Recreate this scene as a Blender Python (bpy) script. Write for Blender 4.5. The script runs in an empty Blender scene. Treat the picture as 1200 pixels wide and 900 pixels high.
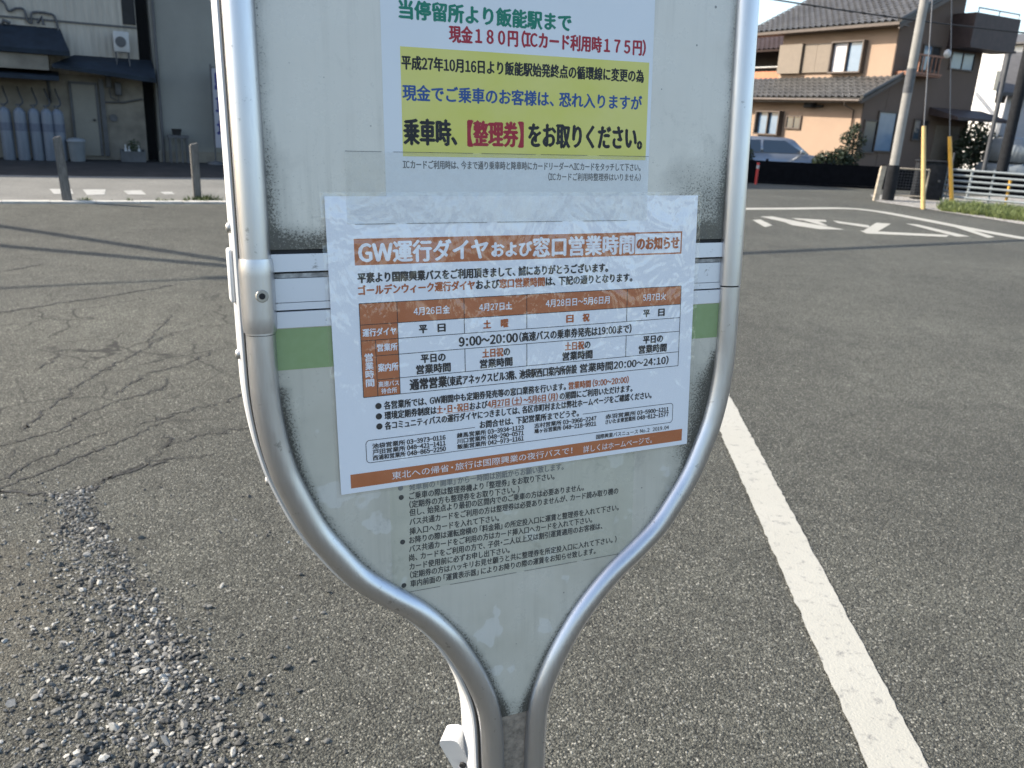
import bpy, bmesh, math, random
import numpy as np
from mathutils import Matrix, Vector
R_ = math.radians
random.seed(7); rng = np.random.default_rng(7)
SC = bpy.context.scene
COL = SC.collection

# ------------------------------------------------------------------ camera
cd = bpy.data.cameras.new('camera'); cam = bpy.data.objects.new('camera', cd); COL.objects.link(cam)
cx_ = Vector((0.998651422, 0.0158569620, 0.0494357661))      # camera right in the world
cy_ = Vector((-0.0519166468, 0.305019268, 0.950930023))      # camera up
cz_ = Vector((0, -0.952214158, 0.305431166))                 # backwards
m = Matrix((cx_, cy_, cz_)).transposed().to_4x4(); m.translation = (0, 0, 1.5)
cam.matrix_world = m
cd.sensor_width = 36; cd.lens = 29.1; cd.clip_start = 0.02; cd.clip_end = 3000
cd.dof.use_dof = True; cd.dof.focus_distance = 0.70; cd.dof.aperture_fstop = 18.0
SC.camera = cam

# ------------------------------------------------------------------ light
SUN_AZ, SUN_EL = -84.0, 35.0
w = bpy.data.worlds.new('World'); SC.world = w; w.use_nodes = True
nt = w.node_tree
sky = nt.nodes.new('ShaderNodeTexSky'); sky.sky_type = 'NISHITA'; sky.sun_disc = False
sky.sun_elevation = R_(SUN_EL); sky.sun_rotation = R_(SUN_AZ)
sky.air_density = 1.0; sky.dust_density = 1.9; sky.ozone_density = 0.8
nt.links.new(sky.outputs[0], nt.nodes['Background'].inputs[0])
nt.nodes['Background'].inputs[1].default_value = 0.138
sl = bpy.data.lights.new('sun', 'SUN'); sl.energy = 3.6; sl.angle = R_(0.42); sl.color = (1, 0.915, 0.79)
so = bpy.data.objects.new('sun', sl); COL.objects.link(so); so.location = (-30, 0, 30)
sd = Vector((math.sin(R_(SUN_AZ)) * math.cos(R_(SUN_EL)), math.cos(R_(SUN_AZ)) * math.cos(R_(SUN_EL)), math.sin(R_(SUN_EL))))
so.rotation_euler = sd.to_track_quat('Z', 'Y').to_euler()
SC.view_settings.view_transform = 'Standard'; SC.view_settings.look = 'None'
SC.view_settings.exposure = 1.45; SC.view_settings.gamma = 1; SC.view_settings.use_curve_mapping = False
SC.render.engine = 'CYCLES'
SC.cycles.max_bounces = 8; SC.cycles.transparent_max_bounces = 16
SC.cycles.caustics_reflective = False; SC.cycles.caustics_refractive = False

# ------------------------------------------------------------------ material helpers
class NT:
    def __init__(s, name):
        s.m = bpy.data.materials.new(name); s.m.use_nodes = True; s.t = s.m.node_tree
        s.b = s.t.nodes['Principled BSDF']; s.out = s.t.nodes['Material Output']
        s.tc = s.t.nodes.new('ShaderNodeTexCoord'); s.co = s.tc.outputs['Object']
    def n(s, typ, **kw):
        nd = s.t.nodes.new(typ)
        for k, v in kw.items(): setattr(nd, k, v)
        return nd
    def l(s, a, b): s.t.links.new(a, b)
    def noise(s, scale, detail=3, rough=.55, co=None, dist=0):
        n = s.n('ShaderNodeTexNoise'); n.inputs['Scale'].default_value = scale; n.inputs['Detail'].default_value = detail
        n.inputs['Roughness'].default_value = rough; n.inputs['Distortion'].default_value = dist
        s.l(co or s.co, n.inputs['Vector']); return n.outputs['Fac']
    def vor(s, scale, feat='F1', co=None, out='Distance'):
        n = s.n('ShaderNodeTexVoronoi'); n.feature = feat; n.inputs['Scale'].default_value = scale
        s.l(co or s.co, n.inputs['Vector']); return n.outputs[out]
    def ramp(s, fac, stops, interp='LINEAR'):
        r = s.n('ShaderNodeValToRGB'); cr = r.color_ramp; cr.interpolation = interp
        while len(cr.elements) < len(stops): cr.elements.new(0.5)
        for e, (p, c) in zip(cr.elements, stops):
            e.position = p; e.color = (c, c, c, 1) if isinstance(c, (int, float)) else (*c, 1)
        s.l(fac, r.inputs[0]); return r.outputs[0]
    def mixc(s, fac, a, b, mode='MIX'):
        n = s.n('ShaderNodeMix'); n.data_type = 'RGBA'; n.blend_type = mode
        for sock, v in ((n.inputs[0], fac), (n.inputs[6], a), (n.inputs[7], b)):
            if isinstance(v, (int, float)): sock.default_value = v if sock.type == 'VALUE' else (v, v, v, 1)
            elif isinstance(v, tuple): sock.default_value = (*v, 1)
            else: s.l(v, sock)
        return n.outputs[2]
    def math(s, op, a, b=0.0, clamp=False):
        n = s.n('ShaderNodeMath'); n.operation = op; n.use_clamp = clamp
        for i, v in enumerate((a, b)):
            if isinstance(v, (int, float)): n.inputs[i].default_value = v
            else: s.l(v, n.inputs[i])
        return n.outputs[0]
    def attr(s, name, out='Fac'):
        n = s.n('ShaderNodeAttribute'); n.attribute_name = name; return n.outputs[out]
    def bump(s, h, strength, dist):
        n = s.n('ShaderNodeBump'); n.inputs['Strength'].default_value = strength; n.inputs['Distance'].default_value = dist
        s.l(h, n.inputs['Height']); return n.outputs[0]
    def setc(s, col): 
        if isinstance(col, tuple): s.b.inputs['Base Color'].default_value = (*col, 1)
        else: s.l(col, s.b.inputs['Base Color'])
    def p(s, **kw):
        for k, v in kw.items():
            sock = s.b.inputs[k.replace('_', ' ')]
            if isinstance(v, (int, float, tuple)): sock.default_value = v
            else: s.l(v, sock)
        return s

MATS = {}
def mat(name, col, rough=.6, metal=0.0, var=.18, scale=6.0, bump=0.0, bscale=60.0, bdist=.002, spec=.5):
    if name in MATS: return MATS[name]
    k = NT(name)
    n = k.noise(scale, 5, .6)
    lo = tuple(c * (1 - var) for c in col); hi = tuple(min(1, c * (1 + var)) for c in col)
    k.setc(k.ramp(n, [(.3, lo), (.7, hi)]))
    k.p(Roughness=rough, Metallic=metal, Specular_IOR_Level=spec)
    if bump: k.p(Normal=k.bump(k.noise(bscale, 3), bump, bdist))
    MATS[name] = k.m; return k.m
def ink(name, col, rough=.55):
    if name in MATS: return MATS[name]
    k = NT(name); n = k.noise(180, 2)
    k.setc(k.mixc(k.ramp(n, [(.35, 0.), (.75, .22)]), col, tuple(min(1, c + .09) for c in col)))
    k.p(Roughness=rough, Specular_IOR_Level=.25); MATS[name] = k.m; return k.m

# ------------------------------------------------------------------ mesh helpers
class MB:
    def __init__(s): s.v = []; s.f = []; s.mi = []; s.sm = []
    def add(s, vs, fs, mi=0, smooth=False):
        o = len(s.v); s.v += [tuple(v) for v in vs]; s.f += [tuple(i + o for i in f) for f in fs]
        s.mi += [mi] * len(fs); s.sm += [smooth] * len(fs); return s
    def box(s, a, b, mi=0):
        x0, y0, z0 = a; x1, y1, z1 = b
        x0, x1 = min(x0, x1), max(x0, x1); y0, y1 = min(y0, y1), max(y0, y1); z0, z1 = min(z0, z1), max(z0, z1)
        v = [(x0, y0, z0), (x1, y0, z0), (x1, y1, z0), (x0, y1, z0), (x0, y0, z1), (x1, y0, z1), (x1, y1, z1), (x0, y1, z1)]
        return s.add(v, [(0, 3, 2, 1), (4, 5, 6, 7), (0, 1, 5, 4), (1, 2, 6, 5), (2, 3, 7, 6), (3, 0, 4, 7)], mi)
    def bbox(s, a, b, r=.01, mi=0, seg=2):
        bm = bmesh.new(); bmesh.ops.create_cube(bm, size=1)
        for v in bm.verts:
            v.co = Vector([(a[i] + b[i]) / 2 + v.co[i] * abs(b[i] - a[i]) for i in range(3)])
        bmesh.ops.bevel(bm, geom=bm.edges[:], offset=r, segments=seg, affect='EDGES', profile=.5)
        return s.bm(bm, mi, True)
    def bm(s, bm, mi=0, smooth=False):
        bm.verts.index_update()
        s.add([v.co[:] for v in bm.verts], [[v.index for v in f.verts] for f in bm.faces], mi, smooth); bm.free(); return s
    def prism(s, poly, d, mi=0):
        """poly: list of 3D points (planar), d: extrusion vector"""
        n = len(poly); d = Vector(d); P = [Vector(p) for p in poly]
        v = P + [p + d for p in P]
        return s.add(v, [tuple(range(n))[::-1], tuple(range(n, 2 * n))] + [(i, (i + 1) % n, n + (i + 1) % n, n + i) for i in range(n)], mi)
    def tube(s, pts, r, seg=12, mi=0, caps=True, flat=1.0):
        pts = [Vector(p) for p in pts]; n = len(pts)
        rs = r if isinstance(r, (list, tuple)) else [r] * n
        t0 = (pts[1] - pts[0]).normalized()
        ref = Vector((0, 0, 1)) if abs(t0.z) < .9 else Vector((1, 0, 0))
        nx = t0.cross(ref).normalized()
        vs = []; fs = []
        for i in range(n):
            t = (pts[min(i + 1, n - 1)] - pts[max(i - 1, 0)]).normalized()
            nx = (nx - t * nx.dot(t)).normalized(); ny = t.cross(nx)
            for k in range(seg):
                a = 2 * math.pi * k / seg
                vs.append(pts[i] + nx * math.cos(a) * rs[i] + ny * math.sin(a) * rs[i])
        for i in range(n - 1):
            for k in range(seg):
                a = i * seg + k; b = i * seg + (k + 1) % seg
                fs.append((a, b, b + seg, a + seg))
        s.add(vs, fs, mi, True)
        if caps:
            s.add(vs[:seg], [tuple(range(seg))[::-1]], mi); s.add(vs[-seg:], [tuple(range(seg))], mi)
        return s
    def lathe(s, prof, c=(0, 0, 0), seg=20, mi=0):
        vs = []; fs = []
        for r, z in prof:
            for k in range(seg):
                a = 2 * math.pi * k / seg; vs.append((c[0] + r * math.cos(a), c[1] + r * math.sin(a), c[2] + z))
        for i in range(len(prof) - 1):
            for k in range(seg):
                a = i * seg + k; b = i * seg + (k + 1) % seg; fs.append((a, b, b + seg, a + seg))
        s.add(vs[:seg], [tuple(range(seg))[::-1]], mi); s.add(vs[-seg:], [tuple(range(seg))], mi)
        return s.add(vs, fs, mi, True)
    def grid(s, fn, nu, nv, mi=0, smooth=True):
        vs = [fn(i / nu, j / nv) for j in range(nv + 1) for i in range(nu + 1)]
        fs = [(j * (nu + 1) + i, j * (nu + 1) + i + 1, (j + 1) * (nu + 1) + i + 1, (j + 1) * (nu + 1) + i) for j in range(nv) for i in range(nu)]
        return s.add(vs, fs, mi, smooth)
    def build(s, name, mats, parent=None, attrs=None):
        me = bpy.data.meshes.new(name); me.from_pydata(s.v, [], s.f)
        if not isinstance(mats, (list, tuple)): mats = [mats]
        for m_ in mats: me.materials.append(m_)
        me.polygons.foreach_set('material_index', s.mi); me.polygons.foreach_set('use_smooth', s.sm)
        if attrs:
            for k, a in attrs.items():
                at = me.attributes.new(k, 'FLOAT', 'POINT'); at.data.foreach_set('value', np.asarray(a, dtype=np.float32))
        me.update()
        o = bpy.data.objects.new(name, me); COL.objects.link(o)
        if parent: o.parent = parent
        return o

def thing(name, label, cat, loc=(0, 0, 0), rz=0, group=None, mw=None):
    o = bpy.data.objects.new(name, None); COL.objects.link(o); o.empty_display_size = .1
    o.location = loc; o.rotation_euler = (0, 0, rz)
    if mw is not None: o.matrix_world = mw
    return tag(o, label, cat, group)
def tag(o, label, cat, group=None):
    o['label'] = label; o['category'] = cat
    if group: o['group'] = group
    return o
def struct(o): o['kind'] = 'structure'; return o

# ------------------------------------------------------------------ ground
k = NT('asphalt')
v1 = k.n('ShaderNodeTexVoronoi'); v1.inputs['Scale'].default_value = 178; v1.inputs['Randomness'].default_value = 1
k.l(k.co, v1.inputs['Vector'])
sep = k.n('ShaderNodeSeparateColor'); k.l(v1.outputs['Color'], sep.inputs[0])
v2 = k.n('ShaderNodeTexVoronoi'); v2.inputs['Scale'].default_value = 330; k.l(k.co, v2.inputs['Vector'])
sep2 = k.n('ShaderNodeSeparateColor'); k.l(v2.outputs['Color'], sep2.inputs[0])
stone = k.ramp(sep.outputs[0], [(0, (.019, .020, .017)), (.35, (.050, .051, .044)), (.72, (.098, .099, .085)), (.91, (.155, .156, .136)), (.972, (.38, .375, .34))])
fine = k.ramp(sep2.outputs[0], [(0, (.015, .016, .014)), (.6, (.076, .077, .066)), (.95, (.18, .181, .158)), (1, (.36, .355, .32))])
big = k.noise(.45, 4, .6); mid = k.noise(5, 5, .65); sm_ = k.noise(38, 4, .7)
base = k.mixc(k.ramp(sm_, [(.38, .15), (.62, .8)]), stone, fine)
gap = k.ramp(v1.outputs['Distance'], [(.0, 1.12), (.5, .92), (.85, .28)])
base = k.mixc(1.0, base, gap, 'MULTIPLY')
tone = k.ramp(big, [(.3, .80), (.5, 1.0), (.7, 1.24)]); base = k.mixc(1.0, base, tone, 'MULTIPLY')
tone2 = k.ramp(mid, [(.3, .84), (.5, 1.0), (.72, 1.16)]); base = k.mixc(1.0, base, tone2, 'MULTIPLY')
# earth washed onto the lower left of the tarmac
pos = k.n('ShaderNodeSeparateXYZ'); k.l(k.co, pos.inputs[0])
dx = k.math('MULTIPLY', k.math('ADD', pos.outputs[0], 1.75), 1.5); dy = k.math('MULTIPLY', k.math('ADD', pos.outputs[1], -1.9), 1.2)
dd = k.math('SQRT', k.math('ADD', k.math('MULTIPLY', dx, dx), k.math('MULTIPLY', dy, dy)))
em_ = k.math('ADD', dd, k.math('MULTIPLY', k.math('ADD', mid, -.5), 1.6))
earth = k.ramp(em_, [(.35, .30), (1.15, .0)])
base = k.mixc(earth, base, k.mixc(sm_, (.075, .064, .046), (.14, .122, .09)))
# hairline crazing over the old yard surface, fading out to the right
wc = k.n('ShaderNodeTexNoise'); wc.inputs['Scale'].default_value = 2.2; wc.inputs['Detail'].default_value = 5; k.l(k.co, wc.inputs['Vector'])
wv_ = k.n('ShaderNodeMix'); wv_.data_type = 'VECTOR'; wv_.inputs[0].default_value = .22; k.l(k.co, wv_.inputs[4]); k.l(wc.outputs['Color'], wv_.inputs[5])
cz = k.vor(2.6, 'DISTANCE_TO_EDGE', co=wv_.outputs[1])
cx = k.math('MULTIPLY', k.math('ADD', pos.outputs[0], 2.6), .62); cy = k.math('MULTIPLY', k.math('ADD', pos.outputs[1], -4.9), .40)
reg = k.ramp(k.math('ADD', k.math('SQRT', k.math('ADD', k.math('MULTIPLY', cx, cx), k.math('MULTIPLY', cy, cy))), k.math('MULTIPLY', k.math('ADD', mid, -.5), .8)), [(.55, 1.), (1.1, .0)])
czm = k.math('MULTIPLY', k.math('MULTIPLY', k.ramp(cz, [(.006, 1.), (.018, 0.)]), reg), k.ramp(k.noise(1.7, 3), [(.36, .0), (.52, .9)]))
base = k.mixc(czm, base, (.02, .02, .018))
base = k.mixc(k.math('MULTIPLY', reg, .2), base, k.mixc(1.0, base, (1.55, 1.5, 1.4), 'MULTIPLY'))
# oil and tyre stains out on the carriageway
stn = k.ramp(k.noise(1.3, 5, .6, dist=.6), [(.60, 0.), (.72, .45)]); base = k.mixc(stn, base, k.mixc(1.0, base, (.62, .62, .63), 'MULTIPLY'))
base = k.mixc(1.0, base, (1.03, 1.01, .95), 'MULTIPLY')
k.setc(base)
hgt = k.math('ADD', k.math('MULTIPLY', k.math('SUBTRACT', .7, v1.outputs['Distance']), k.ramp(sep.outputs[1], [(0, .25), (1, 1.)])), k.math('MULTIPLY', v2.outputs['Distance'], -.35))
hgt = k.math('ADD', hgt, k.math('MULTIPLY', sm_, .8))
k.p(Roughness=.88, Normal=k.bump(hgt, 1.0, .0075), Specular_IOR_Level=.3)
M_ASPH = k.m
g = MB(); g.grid(lambda u, v: ((u - .5) * 1200, (v - .5) * 1200, 0), 24, 24, smooth=False)
struct(g.build('ground', M_ASPH))
# lighter tarmac of the lane beyond the kerb
eL = Vector((.883, .469, 0)); nL = Vector((.469, -.883, 0)); Q0 = Vector((-10.85, 21.07, 0))
KB = Vector((-7.31, 11.76, 0))
k = NT('pale_asphalt'); sp = k.vor(90, out='Color'); 
sepc = k.n('ShaderNodeSeparateColor'); k.l(sp, sepc.inputs[0])
c = k.mixc(1.0, k.ramp(sepc.outputs[0], [(0, (.08, .079, .07)), (1, (.18, .175, .155))]), k.ramp(k.noise(.8, 5, .6), [(.3, .8), (.7, 1.15)]), 'MULTIPLY')
k.setc(c); k.p(Roughness=.9, Normal=k.bump(k.noise(120, 2), .5, .003)); M_PALE = k.m
def strip(name, a, b, wd, z, m_, off=0):
    """a flat band from a to b, widened by wd towards its left"""
    a = Vector(a); b = Vector(b); d = (b - a).normalized(); n = Vector((-d.y, d.x, 0))
    n_seg = max(1, int((b - a).length / .5)); mb = MB()
    mb.grid(lambda u, v: tuple((a + (b - a) * u + n * (off + wd * v)) + Vector((0, 0, z))), n_seg, 1, smooth=False)
    return struct(mb.build(name, m_))
strip('pavement', KB - eL * 30, KB + eL * 13.3, 7.0, .004, M_PALE, .15)

M_DKASPH = mat('shade_dark_asphalt', (.026, .025, .024), .9, var=.4, scale=2.5, bump=.5, bscale=120, bdist=.003, spec=.2)
strip('pavement', Q0 - eL * 22 + nL * .02, Q0 + eL * 11 + nL * .02, -5.0, .008, M_DKASPH)  # dark strip painted where the building's shade falls

k = NT('road_paint'); wr = k.noise(22, 6, .78); wr2 = k.noise(3, 3)
c = k.mixc(k.ramp(wr, [(.33, .0), (.44, 1.)]), (.15, .147, .135), k.mixc(wr2, (.285, .275, .232), (.335, .325, .282)))
spk = k.ramp(k.vor(85), [(.03, 0.), (.10, 1.)]); c = k.mixc(spk, (.16, .155, .14), c)
lc = k.vor(7, 'DISTANCE_TO_EDGE'); c = k.mixc(k.math('MULTIPLY', k.ramp(lc, [(.004, 1.), (.012, 0.)]), k.ramp(k.noise(3, 3), [(.55, 0.), (.68, .6)])), c, (.12, .117, .10))
k.setc(c); k.p(Roughness=.75, Normal=k.bump(k.math('ADD', k.noise(150, 3), k.noise(14, 3)), .6, .003)); M_PAINT = k.m
k = NT('worn_road_paint'); wr = k.noise(4, 6, .75)
k.setc(k.mixc(k.ramp(wr, [(.30, .0), (.5, 1.)]), (.15, .15, .135), (.32, .315, .29))); k.p(Roughness=.8); M_PAINT2 = k.m
# near white line: slightly ragged long band
def ragged(name, c0, c1, wd, z, m_, amp=.004, step=.03):
    c0 = Vector((*c0, 0)); c1 = Vector((*c1, 0)); d = (c1 - c0); L = d.length; d.normalize(); n = Vector((-d.y, d.x, 0)); N = int(L / step); mb = MB()
    vs = []
    for i in range(N + 1):
        p = c0 + d * L * i / N
        vs += [tuple(p - n * (wd / 2 + rng.normal(0, amp)) + Vector((0, 0, z))), tuple(p + n * (wd / 2 + rng.normal(0, amp)) + Vector((0, 0, z)))]
    mb.add(vs, [(2 * i, 2 * i + 2, 2 * i + 3, 2 * i + 1) for i in range(N)])
    return struct(mb.build(name, m_))
ragged('road_line', (.963, .9), (1.34, 6.6), .155, .0045, M_PAINT, .0022)
def polyline_band(name, pts, wd, z, m_):
    P = [Vector((*p, 0)) for p in pts]; vs = []
    for i, p in enumerate(P):
        d = (P[min(i + 1, len(P) - 1)] - P[max(i - 1, 0)]).normalized(); n = Vector((-d.y, d.x, 0))
        vs += [tuple(p - n * wd / 2 + Vector((0, 0, z))), tuple(p + n * wd / 2 + Vector((0, 0, z)))]
    mb = MB(); mb.add(vs, [(2 * i, 2 * i + 2, 2 * i + 3, 2 * i + 1) for i in range(len(P) - 1)])
    return struct(mb.build(name, m_))
def catmull(P, n=10):
    P = [np.array(p, float) for p in P]; P = [2 * P[0] - P[1]] + P + [2 * P[-1] - P[-2]]; out = []
    for i in range(1, len(P) - 2):
        for t in np.linspace(0, 1, n, endpoint=False):
            a, b, c_, d = P[i - 1:i + 3]
            out.append(.5 * ((2 * b) + (-a + c_) * t + (2 * a - 5 * b + 4 * c_ - d) * t ** 2 + (-a + 3 * b - 3 * c_ + d) * t ** 3))
    return out + [P[-2]]
polyline_band('road_line', catmull([(3.6, 16.45), (5.4, 17.42), (6.9, 18.25), (7.5, 18.0), (7.85, 16.8), (8.1, 15.5), (8.35, 14.5), (8.75, 13.3), (9.5, 11.5)]), .32, .005, M_PAINT)
def quad(name, P, z, m_, th=None):
    mb = MB(); mb.add([(x, y, z) for x, y in P], [tuple(range(len(P)))]); o = struct(mb.build(name, m_))
    if o.data.polygons[0].normal.z < 0: o.data.flip_normals()
    return o
for P in ([(7.96, 15.58), (8.1, 15.47), (7.96, 14.1), (7.74, 13.9)],
          [(4.08, 14.82), (4.26, 14.97), (4.23, 14.12), (4.01, 13.77)],
          [(4.39, 15.52), (4.67, 15.65), (4.95, 14.95), (4.62, 14.75)],
          [(4.62, 14.74), (4.95, 14.94), (5.42, 14.03), (4.95, 13.9), (4.62, 14.3)],
          [(4.98, 15.55), (5.6, 15.49), (5.5, 15.15), (5.02, 15.25)],
          [(5.1, 15.24), (5.36, 15.15), (5.3, 14.5), (5.2, 14.55)],
          [(5.73, 15.47), (6.18, 14.94), (6.02, 14.53), (5.67, 15.08)],
          [(6.52, 15.47), (6.78, 15.44), (5.95, 14.0), (5.72, 14.02)],
          [(5.66, 14.01), (7.16, 14.04), (6.97, 13.73), (5.62, 13.62)],
          [(7.12, 15.63), (7.32, 15.55), (7.47, 13.97), (7.2, 13.85)]):
    quad('road_marking', P, .0055, M_PAINT)
for P in ([(-7.81, 13.9), (-7.54, 14.08), (-7.12, 13.35), (-7.35, 13.2)], [(-7.36, 14.1), (-7.06, 14.28), (-6.7, 13.5), (-6.88, 13.3)],
          [(-6.74, 14.23), (-6.53, 14.45), (-6.16, 13.8), (-6.42, 13.71)], [(-6.16, 14.34), (-6.01, 14.45), (-5.81, 14.1), (-5.93, 13.98)]):
    quad('road_marking', P, .0085, M_PAINT2)
# darker repair patch and long seam on the right, cracks on the left
k = NT('patch_asphalt'); v = k.vor(150, out='Color'); s3 = k.n('ShaderNodeSeparateColor'); k.l(v, s3.inputs[0])
k.setc(k.mixc(1.0, k.ramp(s3.outputs[0], [(0, (.028, .027, .024)), (.8, (.075, .071, .062)), (1, (.16, .15, .135))]), k.ramp(k.noise(3, 4), [(.3, .85), (.7, 1.1)]), 'MULTIPLY'))
k.p(Roughness=.9, Normal=k.bump(k.vor(150), .7, .003)); M_PATCH = k.m
M_CRACK = mat('crack_filler', (.021, .021, .019), .95, var=.4, scale=40)
def crack(pts, wd):
    P = []
    for a, b in zip(pts[:-1], pts[1:]):
        a = np.array(a); b = np.array(b); n = max(3, int(np.linalg.norm(b - a) / .02))
        for i in range(n): P.append(a + (b - a) * i / n + rng.normal(0, .013, 2) * (1 if i else 0))
    P.append(np.array(pts[-1])); vs = []
    for i, p in enumerate(P):
        d = P[min(i + 1, len(P) - 1)] - P[max(i - 1, 0)]; d = d / (np.linalg.norm(d) + 1e-9); n = np.array([-d[1], d[0]])
        h = .85 * wd * (.38 + .9 * rng.random() ** 1.5) * min(1, .25 + i / 5, .25 + (len(P) - 1 - i) / 5) / 2
        vs += [(*(p - n * h), .003), (*(p + n * h), .003)]
    return vs
CR = [([(-2.2, 2.75), (-2.05, 3.06), (-2.02, 3.28), (-1.95, 3.54), (-1.88, 3.62)], .013), ([(-2.05, 2.9), (-1.95, 3.09), (-1.87, 3.32), (-1.77, 3.55), (-1.73, 3.68), (-1.66, 3.8)], .015),
      ([(-1.72, 2.98), (-1.65, 3.1), (-1.58, 3.25), (-1.57, 3.46), (-1.57, 3.58), (-1.66, 3.62)], .013), ([(-2.34, 3.25), (-2.24, 3.42), (-2.12, 3.58), (-2.11, 3.85), (-2.01, 4.09), (-1.91, 4.27), (-1.97, 4.47)], .014),
      ([(-2.28, 3.54), (-2.32, 3.94), (-2.36, 4.46), (-2.33, 4.8), (-2.33, 5.26), (-2.28, 5.45)], .015), ([(-2.73, 4.46), (-2.72, 4.66), (-2.79, 4.89)], .014),
      ([(-2.11, 4.1), (-2.1, 4.51), (-1.95, 4.73), (-1.92, 5.06)], .013), ([(-1.8, 3.7), (-1.67, 3.92), (-1.52, 4.09), (-1.47, 4.2), (-1.2, 4.5)], .012), ([(-2.36, 5.1), (-2.45, 5.5), (-2.52, 5.93)], .016),
      ([(-1.58, 3.47), (-1.53, 3.54), (-1.31, 3.74), (-1.1, 3.8)], .011), ([(-1.6, 3.26), (-1.51, 3.32), (-1.27, 3.44)], .009), ([(-2.24, 3.83), (-2.16, 3.85), (-2.11, 3.87)], .009),
      ([(-4.51, 7.1), (-4.44, 7.36), (-4.41, 7.63)], .03), ([(-4.1, 5.0), (-3.67, 5.72), (-3.48, 6.03), (-3.24, 6.39), (-2.9, 7.0)], .03), ([(-2.17, 3.23), (-2.15, 3.3), (-2.19, 3.41)], .009),
      ([(-2.4, 2.8), (-1.99, 2.94), (-1.74, 2.94), (-1.67, 2.99), (-1.64, 3.12), (-1.45, 3.4)], .018),
      ([(-1.64, 2.92), (-1.55, 2.8), (-1.43, 2.64), (-1.2, 2.36), (-.96, 2.1), (-.84, 1.93), (-.72, 1.78), (-.58, 1.6)], .008)]
mb = MB()
for pts, wd in CR:
    vs = crack(pts, wd); mb.add(vs, [(2 * i, 2 * i + 2, 2 * i + 3, 2 * i + 1) for i in range(len(vs) // 2 - 1)])
struct(mb.build('ground_cracks', M_CRACK))

# loose gravel: nobody could count it
k = NT('gravel_stone'); tn = k.attr('tone')
k.setc(k.mixc(1., k.ramp(tn, [(0, (.032, .032, .029)), (.45, (.08, .079, .07)), (.78, (.155, .151, .136)), (.94, (.33, .32, .285)), (1, (.36, .345, .30))]), k.ramp(k.noise(260, 3), [(.3, .75), (.7, 1.2)]), 'MULTIPLY'))
k.p(Roughness=.85, Normal=k.bump(k.noise(500, 3), .5, .001)); M_GRAV = k.m
def ico(sub):
    bm = bmesh.new(); bmesh.ops.create_icosphere(bm, subdivisions=sub, radius=1); bm.verts.index_update()
    v = np.array([x.co[:] for x in bm.verts]); f = np.array([[q.index for q in y.verts] for y in bm.faces]); bm.free(); return v, f
def pebbles(name, items, sub=1, z0=0.0):
    bv, bf = ico(sub); nv = len(bv); V = []; F = []; T = []
    for i, (x, y, r) in enumerate(items):
        # squashed, skewed and faceted
        q = bv * (1 + rng.normal(0, .2, (nv, 1))); q = q * np.array([rng.uniform(.8, 1.35), rng.uniform(.6, 1.0), rng.uniform(.4, .75)]) * r
        a = rng.uniform(0, 6.283); ca, sa = math.cos(a), math.sin(a); tl = rng.normal(0, .3)
        q = np.stack([q[:, 0] * ca - q[:, 1] * sa, q[:, 0] * sa + q[:, 1] * ca, q[:, 2] + tl * q[:, 0]], 1)
        V.append(q + np.array([x, y, z0 + r * .28])); F.append(bf + i * nv); T.append(np.full(nv, rng.random()))
    me = bpy.data.meshes.new(name); V = np.concatenate(V); F = np.concatenate(F)
    me.from_pydata(V.tolist(), [], F.tolist()); me.materials.append(M_GRAV)
    at = me.attributes.new('tone', 'FLOAT', 'POINT'); at.data.foreach_set('value', np.concatenate(T).astype(np.float32))
    o = bpy.data.objects.new(name, me); COL.objects.link(o); o['kind'] = 'stuff'; return o
line = np.array([(-1.70, 3.02), (-1.62, 2.88), (-1.43, 2.64), (-1.2, 2.36), (-.96, 2.1), (-.84, 1.93), (-.72, 1.78), (-.58, 1.6), (-.3, 1.25), (0, .9)])
def on_line(t):
    f = t * (len(line) - 1); i = min(int(f), len(line) - 2); u = f - i; p = line[i] * (1 - u) + line[i + 1] * u; d = line[i + 1] - line[i]; d = d / np.linalg.norm(d); return p, np.array([d[1], -d[0]])
items_big = []; items_small = []
def put(p, r): (items_big if r > .0048 else items_small).append((p[0], p[1], r))
for _ in range(9000):
    t = rng.random() ** .75; p, n = on_line(t)
    wdt = .055 + .46 * max(0, t - .12) ** 1.1; off = abs(rng.normal(0, wdt)) * (1 if rng.random() > .07 else -.35) + rng.normal(0, .012)
    q = p + n * off + rng.normal(0, .01, 2)
    r = min(.0135, rng.lognormal(math.log(.0042), .5)) * (1.0 if t > .35 else .85); put(q, r)
for _ in range(4200):                                   # thinly strewn to the left
    q = np.array([rng.uniform(-2.5, -.55), rng.uniform(1.2, 3.1)])
    if q[0] > np.interp(q[1], line[::-1, 1], line[::-1, 0]) and rng.random() > .25: continue
    put(q, min(.012, rng.lognormal(math.log(.0030), .55)))
for _ in range(420):                                    # a few strays over the whole yard
    put((rng.uniform(-2.2, 2.0), rng.uniform(1.4, 4.5)), min(.006, rng.lognormal(math.log(.0022), .35)))
# flat larger stones
for x, y, r in [(-1.2, 2.14, .016), (-1.16, 1.87, .015), (-1.42, 2.42, .014), (-1.36, 2.36, .013), (-1.33, 2.29, .015), (-1.05, 2.07, .013), (-.93, 2.02, .012)]: items_big.append((x, y, r * .8))
pebbles('gravel', items_big, 1); pebbles('gravel', items_small, 1)

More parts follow.
